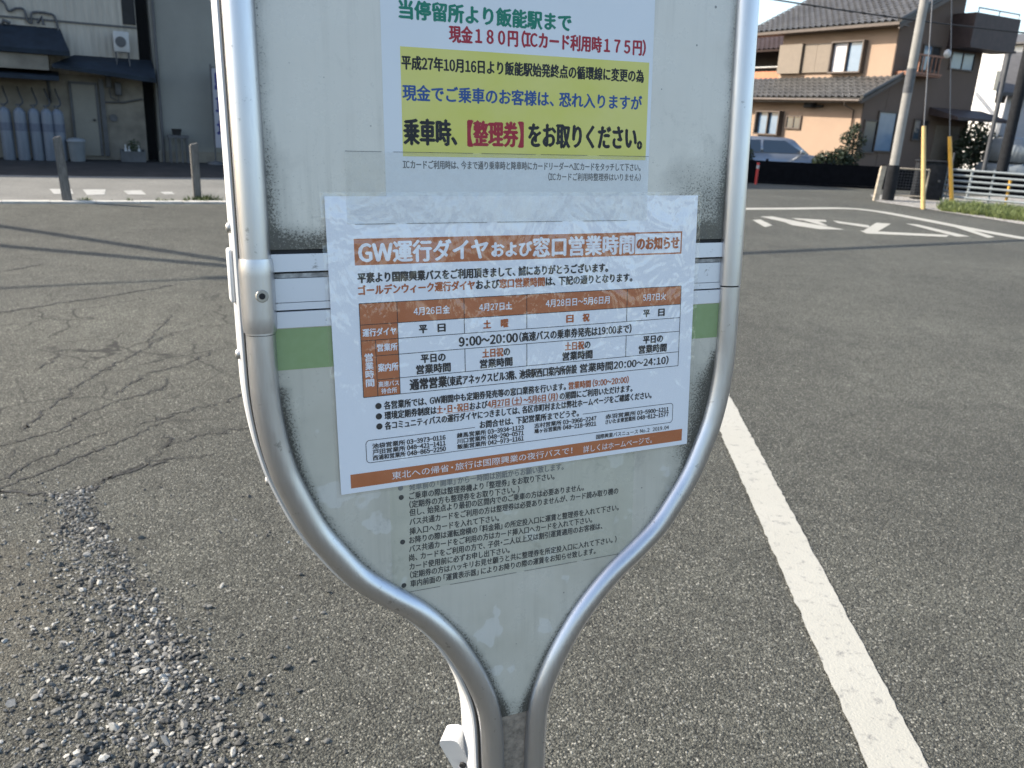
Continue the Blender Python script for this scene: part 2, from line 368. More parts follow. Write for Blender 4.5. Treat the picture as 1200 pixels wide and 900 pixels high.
# ------------------------------------------------------------------ kerb along the lane
M_KERB = mat('kerb_concrete', (.40, .385, .345), .85, var=.25, scale=5, bump=.4, bscale=90)
mb = MB(); s = -30.0
while s < 10.5:
    L_ = .6; a = KB + eL * (s + .006); b = KB + eL * (s + L_ - .006)
    dz = random.uniform(-.004, .004)
    P = [a, b, b - nL * .2, a - nL * .2]
    mb.prism([tuple(p) for p in P], (0, 0, .028 + dz * .5)); s += L_
struct(mb.build('kerb', M_KERB))

# ------------------------------------------------------------------ left side: two buildings in their own shade
def Lp(s, off, z): return Q0 + eL * s + nL * off + Vector((0, 0, z))
FR = Matrix((eL, -nL, Vector((0, 0, 1)))).transposed().to_4x4()          # local x along the facade, y into the building
def left_thing(name, label, cat, s, off, z=0, group=None):
    mm = FR.copy(); mm.translation = Lp(s, off, z); return thing(name, label, cat, mw=mm, group=group)
k = NT('ribbed_siding'); wv = k.n('ShaderNodeTexWave'); wv.wave_type = 'BANDS'; wv.bands_direction = 'X'; wv.inputs['Scale'].default_value = 2.1; k.l(k.co, wv.inputs['Vector'])
st = k.n('ShaderNodeMapping'); st.inputs['Scale'].default_value = (6, 6, .5); k.l(k.co, st.inputs['Vector'])
k.setc(k.mixc(k.ramp(k.noise(1.2, 6, .7, co=st.outputs[0]), [(.35, .0), (.75, .75)]), (.37, .342, .29), (.22, .203, .17)))
k.p(Roughness=.7, Normal=k.bump(wv.outputs['Fac'], .6, .02)); M_SIDING = k.m
M_LOWWALL = mat('shaded_mortar', (.16, .143, .115), .9, var=.3, scale=2.0, bump=.3)  # wall colour darkened for the shade under the awnings
M_GREYWALL = mat('grey_rendered_wall', (.185, .184, .163), .85, var=.12, scale=.8, bump=.3, bscale=40)
M_BLUEROOF = mat('dark_blue_sheet_roof', (.010, .016, .024), .75, var=.4, scale=3, spec=.25)
M_DARK = mat('dark_opening', (.012, .012, .013), .8, var=.3)
M_PIPE = mat('grey_conduit', (.05, .052, .056), .55, var=.3)
M_DOOR = mat('beige_door_paint', (.165, .155, .128), .6, var=.1, scale=3)
M_WHITEBOX = mat('white_casing', (.34, .34, .33), .55, var=.15, scale=4)
sh = left_thing('shed_building', 'ribbed beige building in shade with blue lean-to roofs behind gas cylinders', 'building', 0, 0)
mb = MB(); mb.box((-16, 0, 0), (1.42, 7, 6.9)); mb.build('wall', [M_SIDING], sh)
mb = MB(); mb.box((-16, -.03, 0), (1.44, -.002, 1.98)); mb.build('lower_wall', M_LOWWALL, sh)
mb = MB(); mb.box((1.42, .6, 0), (1.72, 7, 6.7)); mb.build('recess', M_DARK, sh)
mb = MB()                                                # upper canopy on the left with hip end
mb.add([(-16, -.85, 2.62), (-.10, -.85, 2.45), (-.25, -.005, 2.98), (-16, -.005, 3.02), (-16, -.85, 2.50), (-.10, -.85, 2.35), (-.1, -.005, 2.40), (-16, -.005, 2.5)],
       [(0, 1, 2, 3), (7, 6, 5, 4), (0, 4, 5, 1), (1, 5, 6, 2), (0, 3, 7, 4), (3, 2, 6, 7)])
mb.build('upper_canopy', M_BLUEROOF, sh)
mb = MB(); mb.box((-16, -.78, 2.02), (-.56, -.05, 2.345)); mb.build('fascia_panel', M_LOWWALL, sh)
aw = MB(); aw.add([(-16, -.95, 1.93), (-.38, -.95, 1.88), (-.38, -.04, 2.02), (-16, -.04, 2.02), (-16, -.95, 1.85), (-.38, -.95, 1.80), (-.38, -.04, 1.86), (-16, -.04, 1.86)],
       [(0, 1, 2, 3), (7, 6, 5, 4), (0, 4, 5, 1), (1, 5, 6, 2), (0, 3, 7, 4), (3, 2, 6, 7)])
awo = aw.build('awning', M_BLUEROOF, sh)
br = MB(); br.tube([(-.62, -.06, 1.32), (-.62, -.8, 1.80)], .03, 6); br.tube([(-.62, -.06, 1.3), (-.62, -.06, 1.85)], .03, 6); br.build('bracket', M_PIPE, awo)
mb = MB(); mb.add([(-.5, -.8, 2.16), (1.70, -.85, 1.98), (1.70, -.005, 2.42), (.0, -.005, 2.42), (-.5, -.8, 2.08), (1.7, -.85, 1.88), (1.7, -.005, 2.3), (0, -.005, 2.3)],
       [(0, 1, 2, 3), (7, 6, 5, 4), (0, 4, 5, 1), (1, 5, 6, 2), (0, 3, 7, 4), (3, 2, 6, 7)])
mb.build('lean_to_roof', M_BLUEROOF, sh)
d = MB(); d.box((-.14, -.07, .1), (.36, -.034, 1.76)); do = d.build('door', M_DOOR, sh)
h_ = MB(); h_.tube([(.29, -.07, .95), (.29, -.13, .95)], .03, 10); h_.build('handle', M_DARK, do)
fr = MB(); fr.box((-.2, -.08, .1), (-.145, -.034, 1.8)); fr.box((.365, -.08, .1), (.42, -.034, 1.8)); fr.box((-.2, -.08, 1.765), (.42, -.034, 1.82)); fr.build('door_frame', M_PIPE, sh)
mb = MB(); mb.box((.46, -.1, .1), (.56, -.034, 1.9)); mb.build('downpipe', M_PIPE, sh)
pp = MB(); pp.tube(catmull([(-2.2, -.06, 3.7), (-1.42, -.06, 3.5), (-1.26, -.06, 3.27), (-1.1, -.06, 3.33), (-.95, -.06, 3.32), (-.9, -.06, 3.1), (-.82, -.06, 3.05), (-.78, -.06, 3.27), (-.42, -.06, 3.28), (-.32, -.06, 3.18), (-.28, -.06, 2.85)], 6), .028, 6)
pp.tube([(-1.42, -.05, 2.95), (-1.38, -.12, 3.05), (-1.25, -.1, 3.0)], .04, 6); pp.tube([(-.7, -.06, 3.05), (-.6, -.1, 3.2), (-.58, -.1, 3.02)], .03, 6)
pp.build('pipe', M_PIPE, sh)
mb = MB(); mb.box((-16, -.03, 3.12), (1.41, -.003, 3.16)); mb.build('flashing', M_PIPE, sh)
w_ = MB(); w_.box((1.12, -.03, 3.2), (1.40, .01, 4.2)); w_.build('window', M_DARK, sh)
mb = MB(); mb.bbox((.62, -.16, 1.72), (.74, -.034, 2.0), .02); mb.bbox((.8, -.2, 1.55), (.95, -.034, 1.86), .03); mb.tube([(.68, -.1, 1.7), (.7, -.1, 1.5), (.87, -.1, 1.42), (.87, -.1, 1.6)], .018, 6); mb.tube([(.55, -.08, 1.38), (1.0, -.08, 1.4), (1.4, -.08, 1.5)], .02, 6); mb.build('gas_meter', M_PIPE, sh)
mb = MB(); mb.tube([(.72, -.034, 1.02), (.72, -.07, 1.02)], .09, 14); mb.build('vent', M_PIPE, sh)
# grey building to its right
gb = left_thing('grey_building', 'plain grey rendered building in shade, right of the ribbed beige one', 'building', 1.72, .35)
mb = MB(); mb.box((0, 0, 0), (9.5, 8, 7.5)); mb.build('wall', M_GREYWALL, gb)
mb = MB(); mb.tube([(.06, -.05, 0), (.06, -.05, 7.4)], .035, 8); mb.build('downpipe', M_PIPE, gb)
mb = MB(); mb.box((-.05, -.03, -.0), (9.55, -.002, .28)); mb.build('plinth', M_LOWWALL, gb)
# air conditioner standing on the lean-to
ac = left_thing('air_conditioner', 'white outdoor air conditioner on a stand above the lean-to roof', 'air conditioner', 1.06, .32, 2.24)
mb = MB(); mb.bbox((-.2, -.12, .3), (.14, .14, .76), .02); mb.build('casing', M_WHITEBOX, ac)
mb = MB(); mb.tube([(-.05, -.123, .53), (-.05, -.135, .53)], .12, 16); mb.build('fan_grille', M_PIPE, ac)
mb = MB()
for x in (-.17, .11):
    for y in (-.1, .1): mb.tube([(x, y, -.22 if y < 0 else -.13), (x, y, .3)], .016, 6)
mb.build('stand', M_PIPE, ac)
# gas cylinders
k = NT('cylinder_paint'); stc = k.n('ShaderNodeMapping'); stc.inputs['Scale'].default_value = (14, 14, 1.4); k.l(k.co, stc.inputs['Vector'])
k.setc(k.mixc(k.ramp(k.noise(2, 5, .7, co=stc.outputs[0]), [(.4, 0.), (.8, .7)]), (.115, .135, .165), (.07, .075, .085))); k.p(Roughness=.5); M_CYL = k.m
k = NT('cylinder_band'); k.setc(k.ramp(k.noise(9, 3), [(.3, (.06, .07, .10)), (.7, (.085, .10, .13))])); k.p(Roughness=.6); M_CYLB = k.m
proto = None
ords = ['leftmost', 'second from the left of the', 'third from the left of the', 'fourth from the left of the', 'rightmost']
for i, s in enumerate((-1.57, -1.27, -.98, -.72, -.50)):
    lab = ('tall blue-grey gas cylinder, %s in the row under the awning' % ords[i]) if i in (0, 4) else 'tall blue-grey gas cylinder, %s row under the awning' % ords[i]
    if proto is None:
        proto = left_thing('gas_cylinder', lab, 'gas cylinder', s, .72, 0, 'gas cylinders against the beige building')
        mb = MB(); mb.lathe([(.12, .0), (.13, .03), (.13, 1.02), (.118, 1.09), (.085, 1.14), (.05, 1.165), (.05, 1.17)]); mb.build('body', M_CYL, proto)
        mb = MB(); mb.lathe([(.132, .66), (.132, .84)], seg=20); mb.build('printed_band', M_CYLB, proto)
        mb = MB(); mb.tube([(0, 0, 1.17), (0, 0, 1.24)], .03, 8); mb.tube([(-.06, 0, 1.23), (.06, 0, 1.23)], .02, 8); mb.build('valve', M_PIPE, proto)
        mb = MB(); mb.tube(catmull([(.03, .02, 1.23), (.09, .1, 1.3), (.03, .3, 1.5), (.0, .55, 1.62)], 5), .019, 6); mb.build('hose', M_PIPE, proto)
        kids = list(proto.children)
    else:
        t = proto.copy(); COL.objects.link(t); mm = FR.copy(); mm.translation = Lp(s, .72 + .03 * (i % 2), 0); t.matrix_world = mm; t['label'] = lab
        for ch in kids:
            c_ = ch.copy(); COL.objects.link(c_); c_.parent = t
# tub with lid
M_TUB = mat('grey_plastic', (.15, .165, .175), .5, var=.1)
tb = left_thing('plastic_tub', 'grey lidded plastic tub beside the beige door', 'tub', -.17, .8)
mb = MB(); mb.lathe([(.15, 0), (.16, .02), (.185, .44), (.19, .45)], seg=24); mb.build('tub_body', M_TUB, tb)
mb = MB(); mb.lathe([(.205, .452), (.21, .47), (.20, .5), (.15, .53), (.05, .545)], seg=24); mb.build('lid', M_TUB, tb)
# small planter / crate things by the wall
M_LEAF0 = mat('shade_leaf', (.035, .05, .022), .7, var=.5, scale=30)
def leaf_clump(mb, c, r, n, size, mi=0, flat=1.0):
    for _ in range(n):
        u = rng.normal(0, 1, 3); u /= np.linalg.norm(u); q = np.array(c) + u * r * np.array([1, 1, flat]) * rng.random() ** .4
        a = rng.normal(0, 1, 3); a /= np.linalg.norm(a); b = np.cross(a, rng.normal(0, 1, 3)); b /= np.linalg.norm(b); s_ = size * rng.uniform(.6, 1.3)
        mb.add([q - a * s_, q + b * s_ * .45, q + a * s_, q - b * s_ * .45], [(0, 1, 2, 3)], mi)
cr = left_thing('plant_crate', 'dark crate of bottles and low plants against the shaded wall', 'crate', 1.06, .55)
mb = MB(); mb.box((-.28, -.12, 0), (.28, .12, .03)); mb.box((-.28, -.12, .03), (-.25, .12, .3)); mb.box((.25, -.12, .03), (.28, .12, .3)); mb.box((-.25, -.12, .03), (.25, -.1, .26)); mb.box((-.25, .1, .03), (.25, .12, .3)); mb.build('crate_box', M_PIPE, cr)
for x, h1 in ((-.16, .42), (-.08, .38), (.14, .4)):
    mb = MB(); mb.lathe([(.035, .03), (.035, h1 * .7), (.014, h1 * .85), (.014, h1)], (x, -.04, 0), 10); mb.build('bottle', M_WHITEBOX, cr)
mb = MB(); leaf_clump(mb, (.03, .03, .38), .17, 120, .04); mb.build('foliage', M_LEAF0, cr)
pt = left_thing('plant_stand', 'dark slatted plant stand against the grey wall', 'plant stand', 2.12, .62)
mb = MB(); mb.box((-.24, -.14, .62), (.24, .14, .68))
for x in (-.2, -.07, .07, .2): mb.box((x - .02, -.13, 0), (x + .02, -.09, .62))
for x in (-.2, .2): mb.box((x - .02, .09, 0), (x + .02, .13, .62))
mb.build('stand', M_PIPE, pt)
mb = MB(); mb.lathe([(.09, .68), (.12, .82), (.13, .83)], (-.02, 0, 0), 14); mb.build('pot', M_DARK, pt)
# vertical banner sign near the sign's edge
M_BANW = mat('banner_cloth', (.27, .265, .29), .8, var=.06); M_BANB = mat('banner_blue_print', (.03, .03, .16), .7, var=.2)

# ------------------------------------------------------------------ glyphs (built-in font)
_fc = bpy.data.curves.new('lettering', 'FONT'); _fo = bpy.data.objects.new('lettering', _fc); _fc.resolution_u = 3
_cache = {}
HALF = {'（': .62, '）': .62, '、': .78, '。': .78, '「': .7, '」': .7, '【': .66, '】': .66, '・': .6, '～': .8, '：': .42, '－': .62, '！': .7, '．': .45, '　': 1.0}
def glyph(ch):
    """one character as a flat mesh in em units and its advance; ASCII is set in condensed full-width forms"""
    if ch not in _cache:
        src = ch; sx = HALF.get(ch, 1.0); adv = sx; crop = 1.0
        if ch == ' ': _cache[ch] = (np.zeros((0, 2)), [], .35); return _cache[ch]
        if 33 <= ord(ch) <= 126:
            src = chr(ord(ch) + 0xFEE0); adv = HALF.get(src, .72 if ch.isupper() else .60); sx = .95 if ch.isupper() else .92
            if ch == 'W': adv, sx = .98, 1.0
            if ch == 'I': adv = .40
        _fc.body = src
        me = bpy.data.meshes.new_from_object(_fo)
        n = len(me.vertices); v = np.zeros(n * 3, np.float32); me.vertices.foreach_get('co', v); v = v.reshape(-1, 3)[:, :2].astype(float)
        f = [tuple(p.vertices) for p in me.polygons]; bpy.data.meshes.remove(me)
        if src != ch:                                       # ASCII: narrow and centre the form in its own advance
            c0 = (v[:, 0].min() + v[:, 0].max()) / 2; v[:, 0] = (v[:, 0] - c0) * sx + adv / 2
        elif adv < 1 and n:
            if ch in '（「【': v[:, 0] -= (1 - adv)
            elif ch in '・：': v[:, 0] -= (1 - adv) / 2
            elif ch == '～': v[:, 0] *= adv
        _cache[ch] = (v, f, adv)
    return _cache[ch]
def text_run(mb, segs, x0, x1, yc, em, fn, bold=.012, gap=0):
    """segs: [(string, material slot)], set between x0 and x1 with the middle of the glyphs at yc; fn maps plane to space.
    Weight comes from striking each glyph a few times, each strike a hair above the last."""
    parts = []; cur = 0.0
    for t, mi in segs:
        for ch in t:
            v, f, adv = glyph(ch)
            if len(v): parts.append((v[:, 0] + cur, v[:, 1], f, mi))
            cur += adv
    lo = min(p[0].min() for p in parts); hi = max(p[0].max() for p in parts); sx = (x1 - x0) / (hi - lo)
    d = min(bold * 1.75, .040 if em > 14 else .052) * em
    strikes = [(0, 0)] if bold < .008 else [(-d, 0), (d, 0), (0, -d * .7), (0, d * .7)]
    for q, (ox, oy) in enumerate(strikes):
        for px, py, f, mi in parts:
            vs = [fn(x0 + (a - lo) * sx + ox, yc - (b - .38) * em + oy) for a, b in zip(px, py)]
            if q: 
                zz = q * ZSTEP; vs = [(x, y, z + zz) for x, y, z in vs]
            mb.add(vs, f, mi)
    return mb
ZSTEP = .000008
bn = left_thing('banner_sign', 'narrow white vertical banner with blue lettering beside the grey building', 'banner', 3.25, .95)
mb = MB(); mb.box((-.28, -.012, .42), (.28, .012, 2.3)); mb.build('banner_panel', M_BANW, bn)
mb = MB()
for i, ch in enumerate('駐車場'): text_run(mb, [(ch, 0)], -.22, .22, -(2.0 - i * .56), .46, lambda x, y: (x, -.015, -y), .03)
mb.build('lettering', M_BANB, bn)
mb = MB(); mb.tube([(-.3, .03, 0), (-.3, .03, 2.4)], .02, 8); mb.tube([(-.31, .03, 2.33), (.3, .03, 2.33)], .012, 6); mb.lathe([(.2, 0), (.2, .06), (.05, .09)], (-.3, .03, 0), 14); mb.build('pole', M_PIPE, bn)

# bollards by the kerb
k = NT('weathered_post'); mp = k.n('ShaderNodeMapping'); mp.inputs['Scale'].default_value = (30, 30, 3); k.l(k.co, mp.inputs['Vector'])
k.setc(k.ramp(k.noise(2.5, 6, .7, co=mp.outputs[0]), [(.3, (.06, .056, .05)), (.6, (.15, .14, .125)), (.8, (.27, .25, .22))])); k.p(Roughness=.9, Normal=k.bump(k.noise(3, 5, .7, co=mp.outputs[0]), .6, .006)); M_POST = k.m
def bollard(x, y, hh, w0, w1, lean, label):
    o = thing('bollard', label, 'bollard', (x, y, 0), R_(28), 'weathered bollards along the lane kerb')
    mb = MB(); mb.grid(lambda u, v: (0, 0, 0), 1, 1) if False else None
    bm = bmesh.new(); bmesh.ops.create_cube(bm, size=1)
    for v in bm.verts:
        t = v.co.z + .5; ww = w0 + (w1 - w0) * t
        v.co = Vector((v.co.x * ww + lean[0] * t, v.co.y * ww + lean[1] * t, t * (hh + .1) - .1 + (.015 * v.co.x * 2 if t > .5 else 0)))
    bmesh.ops.bevel(bm, geom=bm.edges[:], offset=.014, segments=2, affect='EDGES')
    mb = MB().bm(bm); mb.build('post', M_POST, o)
    mb = MB(); mb.tube([(lean[0] * .8, lean[1] * .8, hh * .82), (lean[0] * .8 + .002, lean[1] * .8, hh * .82 + .03)], w1 * .72, 4); 
    return o
bollard(-6.69, 12.36, .92, .135, .115, (-.05, .02), 'leaning weathered bollard standing in front of the plastic tub')
bollard(-5.21, 13.52, .87, .115, .12, (-.01, -.02), 'upright weathered bollard with weeds at its foot')
# weeds at the kerb
k = NT('weed_leaf'); k.setc(k.mixc(k.noise(40, 2), (.05, .075, .02), (.11, .13, .035))); k.p(Roughness=.7); M_WEED = k.m
def tufts(name, spots, kind='stuff', hmin=.04, hmax=.14, per=26, mat_=None):
    mb = MB()
    for x, y, s_ in spots:
        for _ in range(per):
            a = rng.uniform(0, 6.283); r = rng.random() * .07 * s_; hh = rng.uniform(hmin, hmax) * s_; lean = rng.uniform(.2, .9) * hh; wd = rng.uniform(.003, .008)
            b = np.array([x + r * math.cos(a), y + r * math.sin(a), 0]); a2 = a + rng.normal(0, .6); dv = np.array([math.cos(a2), math.sin(a2), 0]); nn = np.array([-dv[1], dv[0], 0]) * wd
            p1 = b + dv * lean * .35 + np.array([0, 0, hh * .65]); p2 = b + dv * lean + np.array([0, 0, hh])
            mb.add([b - nn, b + nn, p1 + nn * .8, p1 - nn * .8, p2], [(0, 1, 2, 3), (3, 2, 4)])
    o = mb.build(name, mat_ or M_WEED); o['kind'] = kind; return o
tufts('weeds', [(-5.21 + rng.normal(0, .12) + .18, 13.38 + rng.normal(0, .03) + .06, rng.uniform(.5, 1.3)) for _ in range(14)] + [tuple(KB + eL * s_ - nL * .19)[:2] + (rng.uniform(.4, 1.0),) for s_ in rng.uniform(.9, 3.2, 16)], hmin=.03, hmax=.11)

# ------------------------------------------------------------------ right side: the house on the corner
H0 = Vector((11.708, 30.0, 0)); hA = Vector((-.5, .866, 0)); hB = Vector((.866, .5, 0))
HM = Matrix((-hA, hB, Vector((0, 0, 1)))).transposed().to_4x4(); HM.translation = H0     # local x: to the right along the front, y: into the house
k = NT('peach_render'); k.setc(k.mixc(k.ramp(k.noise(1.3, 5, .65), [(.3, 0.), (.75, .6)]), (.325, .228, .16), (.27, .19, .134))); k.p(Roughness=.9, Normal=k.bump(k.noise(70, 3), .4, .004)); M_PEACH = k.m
k = NT('shaded_peach_render'); k.setc(k.mixc(k.ramp(k.noise(1.1, 5, .65), [(.3, 0.), (.75, .6)]), (.135, .094, .070), (.11, .077, .057))); k.p(Roughness=.9, Normal=k.bump(k.noise(70, 3), .4, .004)); M_PEACHSH = k.m  # peach render darkened to paint in the shade of the side wall
k = NT('roof_tile'); k.setc(k.ramp(k.noise(2.2, 6, .7), [(.3, (.045, .044, .042)), (.55, (.08, .077, .072)), (.8, (.13, .124, .114))])); k.p(Roughness=.55, Normal=k.bump(k.noise(40, 3), .3, .004)); M_TILE = k.m
M_TRIM = mat('brown_trim', (.075, .055, .042), .6, var=.2)
M_SHUT = mat('taupe_shutter', (.16, .127, .094), .6, var=.08)
M_BALC = mat('dark_brown_cladding', (.045, .028, .024), .65, var=.25)
k = NT('window_glass'); k.setc((.04, .055, .07)); k.p(Roughness=.06, Specular_IOR_Level=.8); M_GLASS = k.m
k = NT('blue_curtain_glass'); k.setc(k.mixc(k.noise(4, 2), (.10, .16, .24), (.15, .22, .30))); k.p(Roughness=.15, Specular_IOR_Level=.7); M_BLUEG = k.m
M_CURT = mat('white_curtain', (.46, .44, .44), .6, var=.12, scale=8)
M_WOOD = mat('orange_brown_wood', (.23, .10, .055), .6, var=.2)
def roof_slab(mb, p00, p10, p01, th=.07, pitch=.27, rows=None, amp=.032):
    """pan tiles: p00->p10 along the eave, p00->p01 up the slope"""
    p00, p10, p01 = map(Vector, (p00, p10, p01)); e = p10 - p00; u_ = p01 - p00; n = e.cross(u_).normalized()
    if n.z < 0: n = -n
    L_ = e.length; S_ = u_.length; nr = rows or max(2, int(S_ / .28)); nc = int(L_ / pitch) * 6
    for r in range(nr):
        def fn(a, b, r=r):
            ph = (a * L_ / pitch) % 1.0
            hh = amp * (math.sin(ph * 2 * math.pi) + .35 * math.sin(4 * math.pi * ph))
            return p00 + e * a + u_ * ((r + b * 1.03) / nr) + n * (hh + .028 * (1 - b))
        mb.grid(fn, nc, 1)
    mb.prism([tuple(p00 - n * .03), tuple(p10 - n * .03), tuple(p10 + u_ - n * .03), tuple(p01 - n * .03)], tuple(-n * th))
    return mb
hs = thing('corner_house', 'two storey peach house with grey tiled roofs and dark brown roof balcony', 'house', mw=HM)
hx = lambda a: -a                                        # measured 'a' runs to the left
FY = -.35; UY = .79
mb = MB(); mb.box((hx(6.6), FY, 0), (0, UY - .003, 2.78)); mb.build('lower_wall', M_PEACH, hs)
mb = MB(); mb.box((hx(5.12), UY, 2.5), (0, 4.05, 5.3)); mb.prism([(0, UY, 5.3), (0, 4.05, 5.3), (0, 4.05, 6.25), (0, 3.4, 6.4)], (hx(5.12), 0, 0)); mb.build('upper_wall', M_PEACH, hs)
mb = MB(); mb.box((hx(6.6), UY, 0), (-.005, 5.6, 2.49)); mb.box((hx(6.6), 4.05, 2.49), (-.005, 5.6, 4.66)); mb.build('rear_wall', M_PEACHSH, hs)
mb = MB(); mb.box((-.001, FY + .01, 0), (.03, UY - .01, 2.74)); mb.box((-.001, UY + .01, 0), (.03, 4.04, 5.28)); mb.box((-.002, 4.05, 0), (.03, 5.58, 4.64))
mb.prism([(.0305, FY, 2.741), (.0305, UY, 2.741), (.0305, UY, 3.3)], (-.03, 0, 0)); mb.prism([(.0305, UY, 5.281), (.0305, 4.05, 5.281), (.0305, 4.05, 6.24), (.0305, 3.4, 6.39)], (-.03, 0, 0)); mb.build('side_wall', M_PEACHSH, hs)
rf = MB(); roof_slab(rf, (hx(6.7), .27, 5.2), (.42, .27, 5.2), (hx(6.7), 3.45, 6.72)); rf.tube([(hx(6.7), 3.5, 6.8), (.45, 3.5, 6.8)], .11, 10)
rf.prism([(hx(6.7), 3.5, 6.62), (.42, 3.5, 6.62), (.42, 4.1, 6.4), (hx(6.7), 4.1, 6.4)], (0, 0, .06)); rf.tube([(.42, .24, 5.22), (.42, 3.5, 6.8)], .075, 8); rfo = rf.build('roof', M_TILE, hs)
gt = MB(); gt.box((hx(6.7), .2, 5.06), (.44, .28, 5.15)); gt.box((hx(6.7), .28, 5.05), (.40, UY - .004, 5.09)); gt.prism([(.36, .28, 5.08), (.36, 3.5, 6.6), (.36, 3.5, 6.44), (.36, .28, 4.94)], (.05, 0, 0)); gt.build('eave_board', M_TRIM, hs)
r2 = MB(); roof_slab(r2, (hx(6.9), -.87, 2.74), (.3, -.87, 2.74), (hx(6.9), UY - .01, 3.5)); r2.tube([(.33, -.88, 2.76), (.33, UY + .6, 3.78)], .07, 8); r2.build('skirt_roof', M_TILE, hs)
gt = MB(); gt.tube([(hx(5.4), -.92, 2.66), (.3, -.92, 2.63)], .05, 8); gt.box((hx(6.9), -.86, 2.55), (.3, -.83, 2.66)); gt.prism([(.27, -.85, 2.66), (.27, 1.45, 3.73), (.27, 1.45, 3.60), (.27, -.85, 2.53)], (.05, 0, 0)); gt.tube([(-.3, -.92, 2.63), (-.3, -.92, 2.48), (-.3, FY - .05, 2.35), (-.3, FY - .05, .1)], .025, 6); gt.build('gutter', M_TRIM, hs)
def window(parent, x0, x1, z0, z1, y, panes, proud=.06, name='window'):
    """panes: list of materials left to right; the wall face is at y and the window looks towards -y"""
    f = MB(); b = .05
    f.box((x0 - b, y - proud, z0 - b), (x1 + b, y - .002, z0)); f.box((x0 - b, y - proud, z1), (x1 + b, y - .002, z1 + b)); f.box((x0 - b, y - proud, z0 + .001), (x0, y - .002, z1 - .001)); f.box((x1, y - proud, z0 + .001), (x1 + b, y - .002, z1 - .001))
    n = len(panes); wd = (x1 - x0) / n
    for i in range(1, n): f.box((x0 + wd * i - .02, y - proud * .8, z0 + .001), (x0 + wd * i + .02, y - .003, z1 - .001))
    o = f.build(name, M_TRIM, parent)
    for i, p in enumerate(panes):
        q = MB(); q.box((x0 + wd * i + .021, y - proud * .4, z0 + .002), (x0 + wd * (i + 1) - .021, y - .004, z1 - .002)); q.build('pane', p, o)
    return o
def side_window(parent, y0, y1, z0, z1, panes, proud=.06, frame=None):
    """on the right side wall, looking towards +x"""
    f = MB(); b = .05; x = .031
    f.box((x, y0 - b, z0 - b), (x + proud, y1 + b, z0)); f.box((x, y0 - b, z1), (x + proud, y1 + b, z1 + b)); f.box((x, y0 - b, z0 + .001), (x + proud, y0, z1 - .001)); f.box((x, y1, z0 + .001), (x + proud, y1 + b, z1 - .001))
    n = len(panes); wd = (y1 - y0) / n
    for i in range(1, n): f.box((x, y0 + wd * i - .02, z0 + .001), (x + proud * .8, y0 + wd * i + .02, z1 - .001))
    o = f.build('window', frame or M_TRIM, parent)
    for i, p in enumerate(panes):
        q = MB(); q.box((x, y0 + wd * i + .021, z0 + .002), (x + proud * .4, y0 + wd * (i + 1) - .021, z1 - .002)); q.build('pane', p, o)
    return o
window(hs, hx(4.65), hx(3.52), 1.42, 2.2, FY, [M_BLUEG, M_BLUEG], .25)
window(hs, hx(3.25), hx(2.62), 1.68, 2.06, FY, [M_GLASS, M_GLASS], .06)
window(hs, hx(2.52), hx(1.2), 3.68, 4.66, UY, [M_CURT, M_BLUEG], .22)
s_ = MB(); s_.box((hx(5.06), UY - .2, 3.66), (hx(3.93), UY - .002, 4.70)); s_.box((hx(3.9), UY - .1, 3.68), (hx(3.3), UY - .002, 4.68)); s_.box((hx(3.29), UY - .1, 3.68), (hx(2.62), UY - .002, 4.68)); s_.build('shutter', M_SHUT, hs)
l_ = MB(); l_.bbox((hx(2.35), FY - .3, 2.38), (hx(1.95), FY - .01, 2.56), .05); l_.tube([(hx(1.95), FY - .12, 2.44), (hx(1.6), FY - .12, 2.46)], .04, 8); l_.build('wall_lamp', M_DARK, hs)
side_window(hs, 2.2, 3.1, 3.82, 4.6, [M_BLUEG, M_DARK]); side_window(hs, 3.8, 5.1, 3.98, 4.52, [M_BLUEG, M_BLUEG])
side_window(hs, -.15, .45, 1.0, 2.0, [M_GLASS]); side_window(hs, .5, 1.4, 1.05, 2.32, [M_BLUEG]); side_window(hs, 2.45, 3.2, 1.5, 2.14, [M_GLASS, M_DARK])
d_ = MB(); d_.box((.031, 3.7, 0), (.06, 5.1, 2.02)); d_.build('door', M_SHUT, hs)
c_ = MB(); c_.prism([(.031, 3.15, 2.36), (1.2, 3.15, 2.2), (1.2, 3.15, 2.3), (.031, 3.15, 2.62)], (0, 3.1, 0)); c_.build('canopy', M_BALC, hs)
b_ = MB(); b_.box((.031, 3.45, 4.68), (.9, 6.05, 5.72)); b_.box((.031, 3.42, 4.60), (.95, 6.1, 4.679)); bo = b_.build('roof_balcony', M_BALC, hs)
r_ = MB(); r_.tube([(.85, 3.6, 5.88), (.85, 6.0, 5.88)], .025, 6)
for y in (3.62, 4.8, 5.98): r_.tube([(.85, y, 5.72), (.85, y, 5.88)], .02, 6)
r_.build('handrail', M_WHITEBOX, bo)
b_ = MB()
for z in (3.62, 4.2): b_.box((.5, .95, z), (.55, 2.75, z + .06))
b_.box((.031, .95, 3.62), (.5, 1.0, 3.68)); b_.box((.031, 2.7, 3.62), (.5, 2.75, 3.68)); b_.box((.031, .95, 3.56), (.5, 2.75, 3.61))
for y in np.arange(1.0, 2.75, .22): b_.box((.505, y, 3.681), (.54, y + .03, 4.199))
b_.build('window_balcony', M_WOOD, hs)
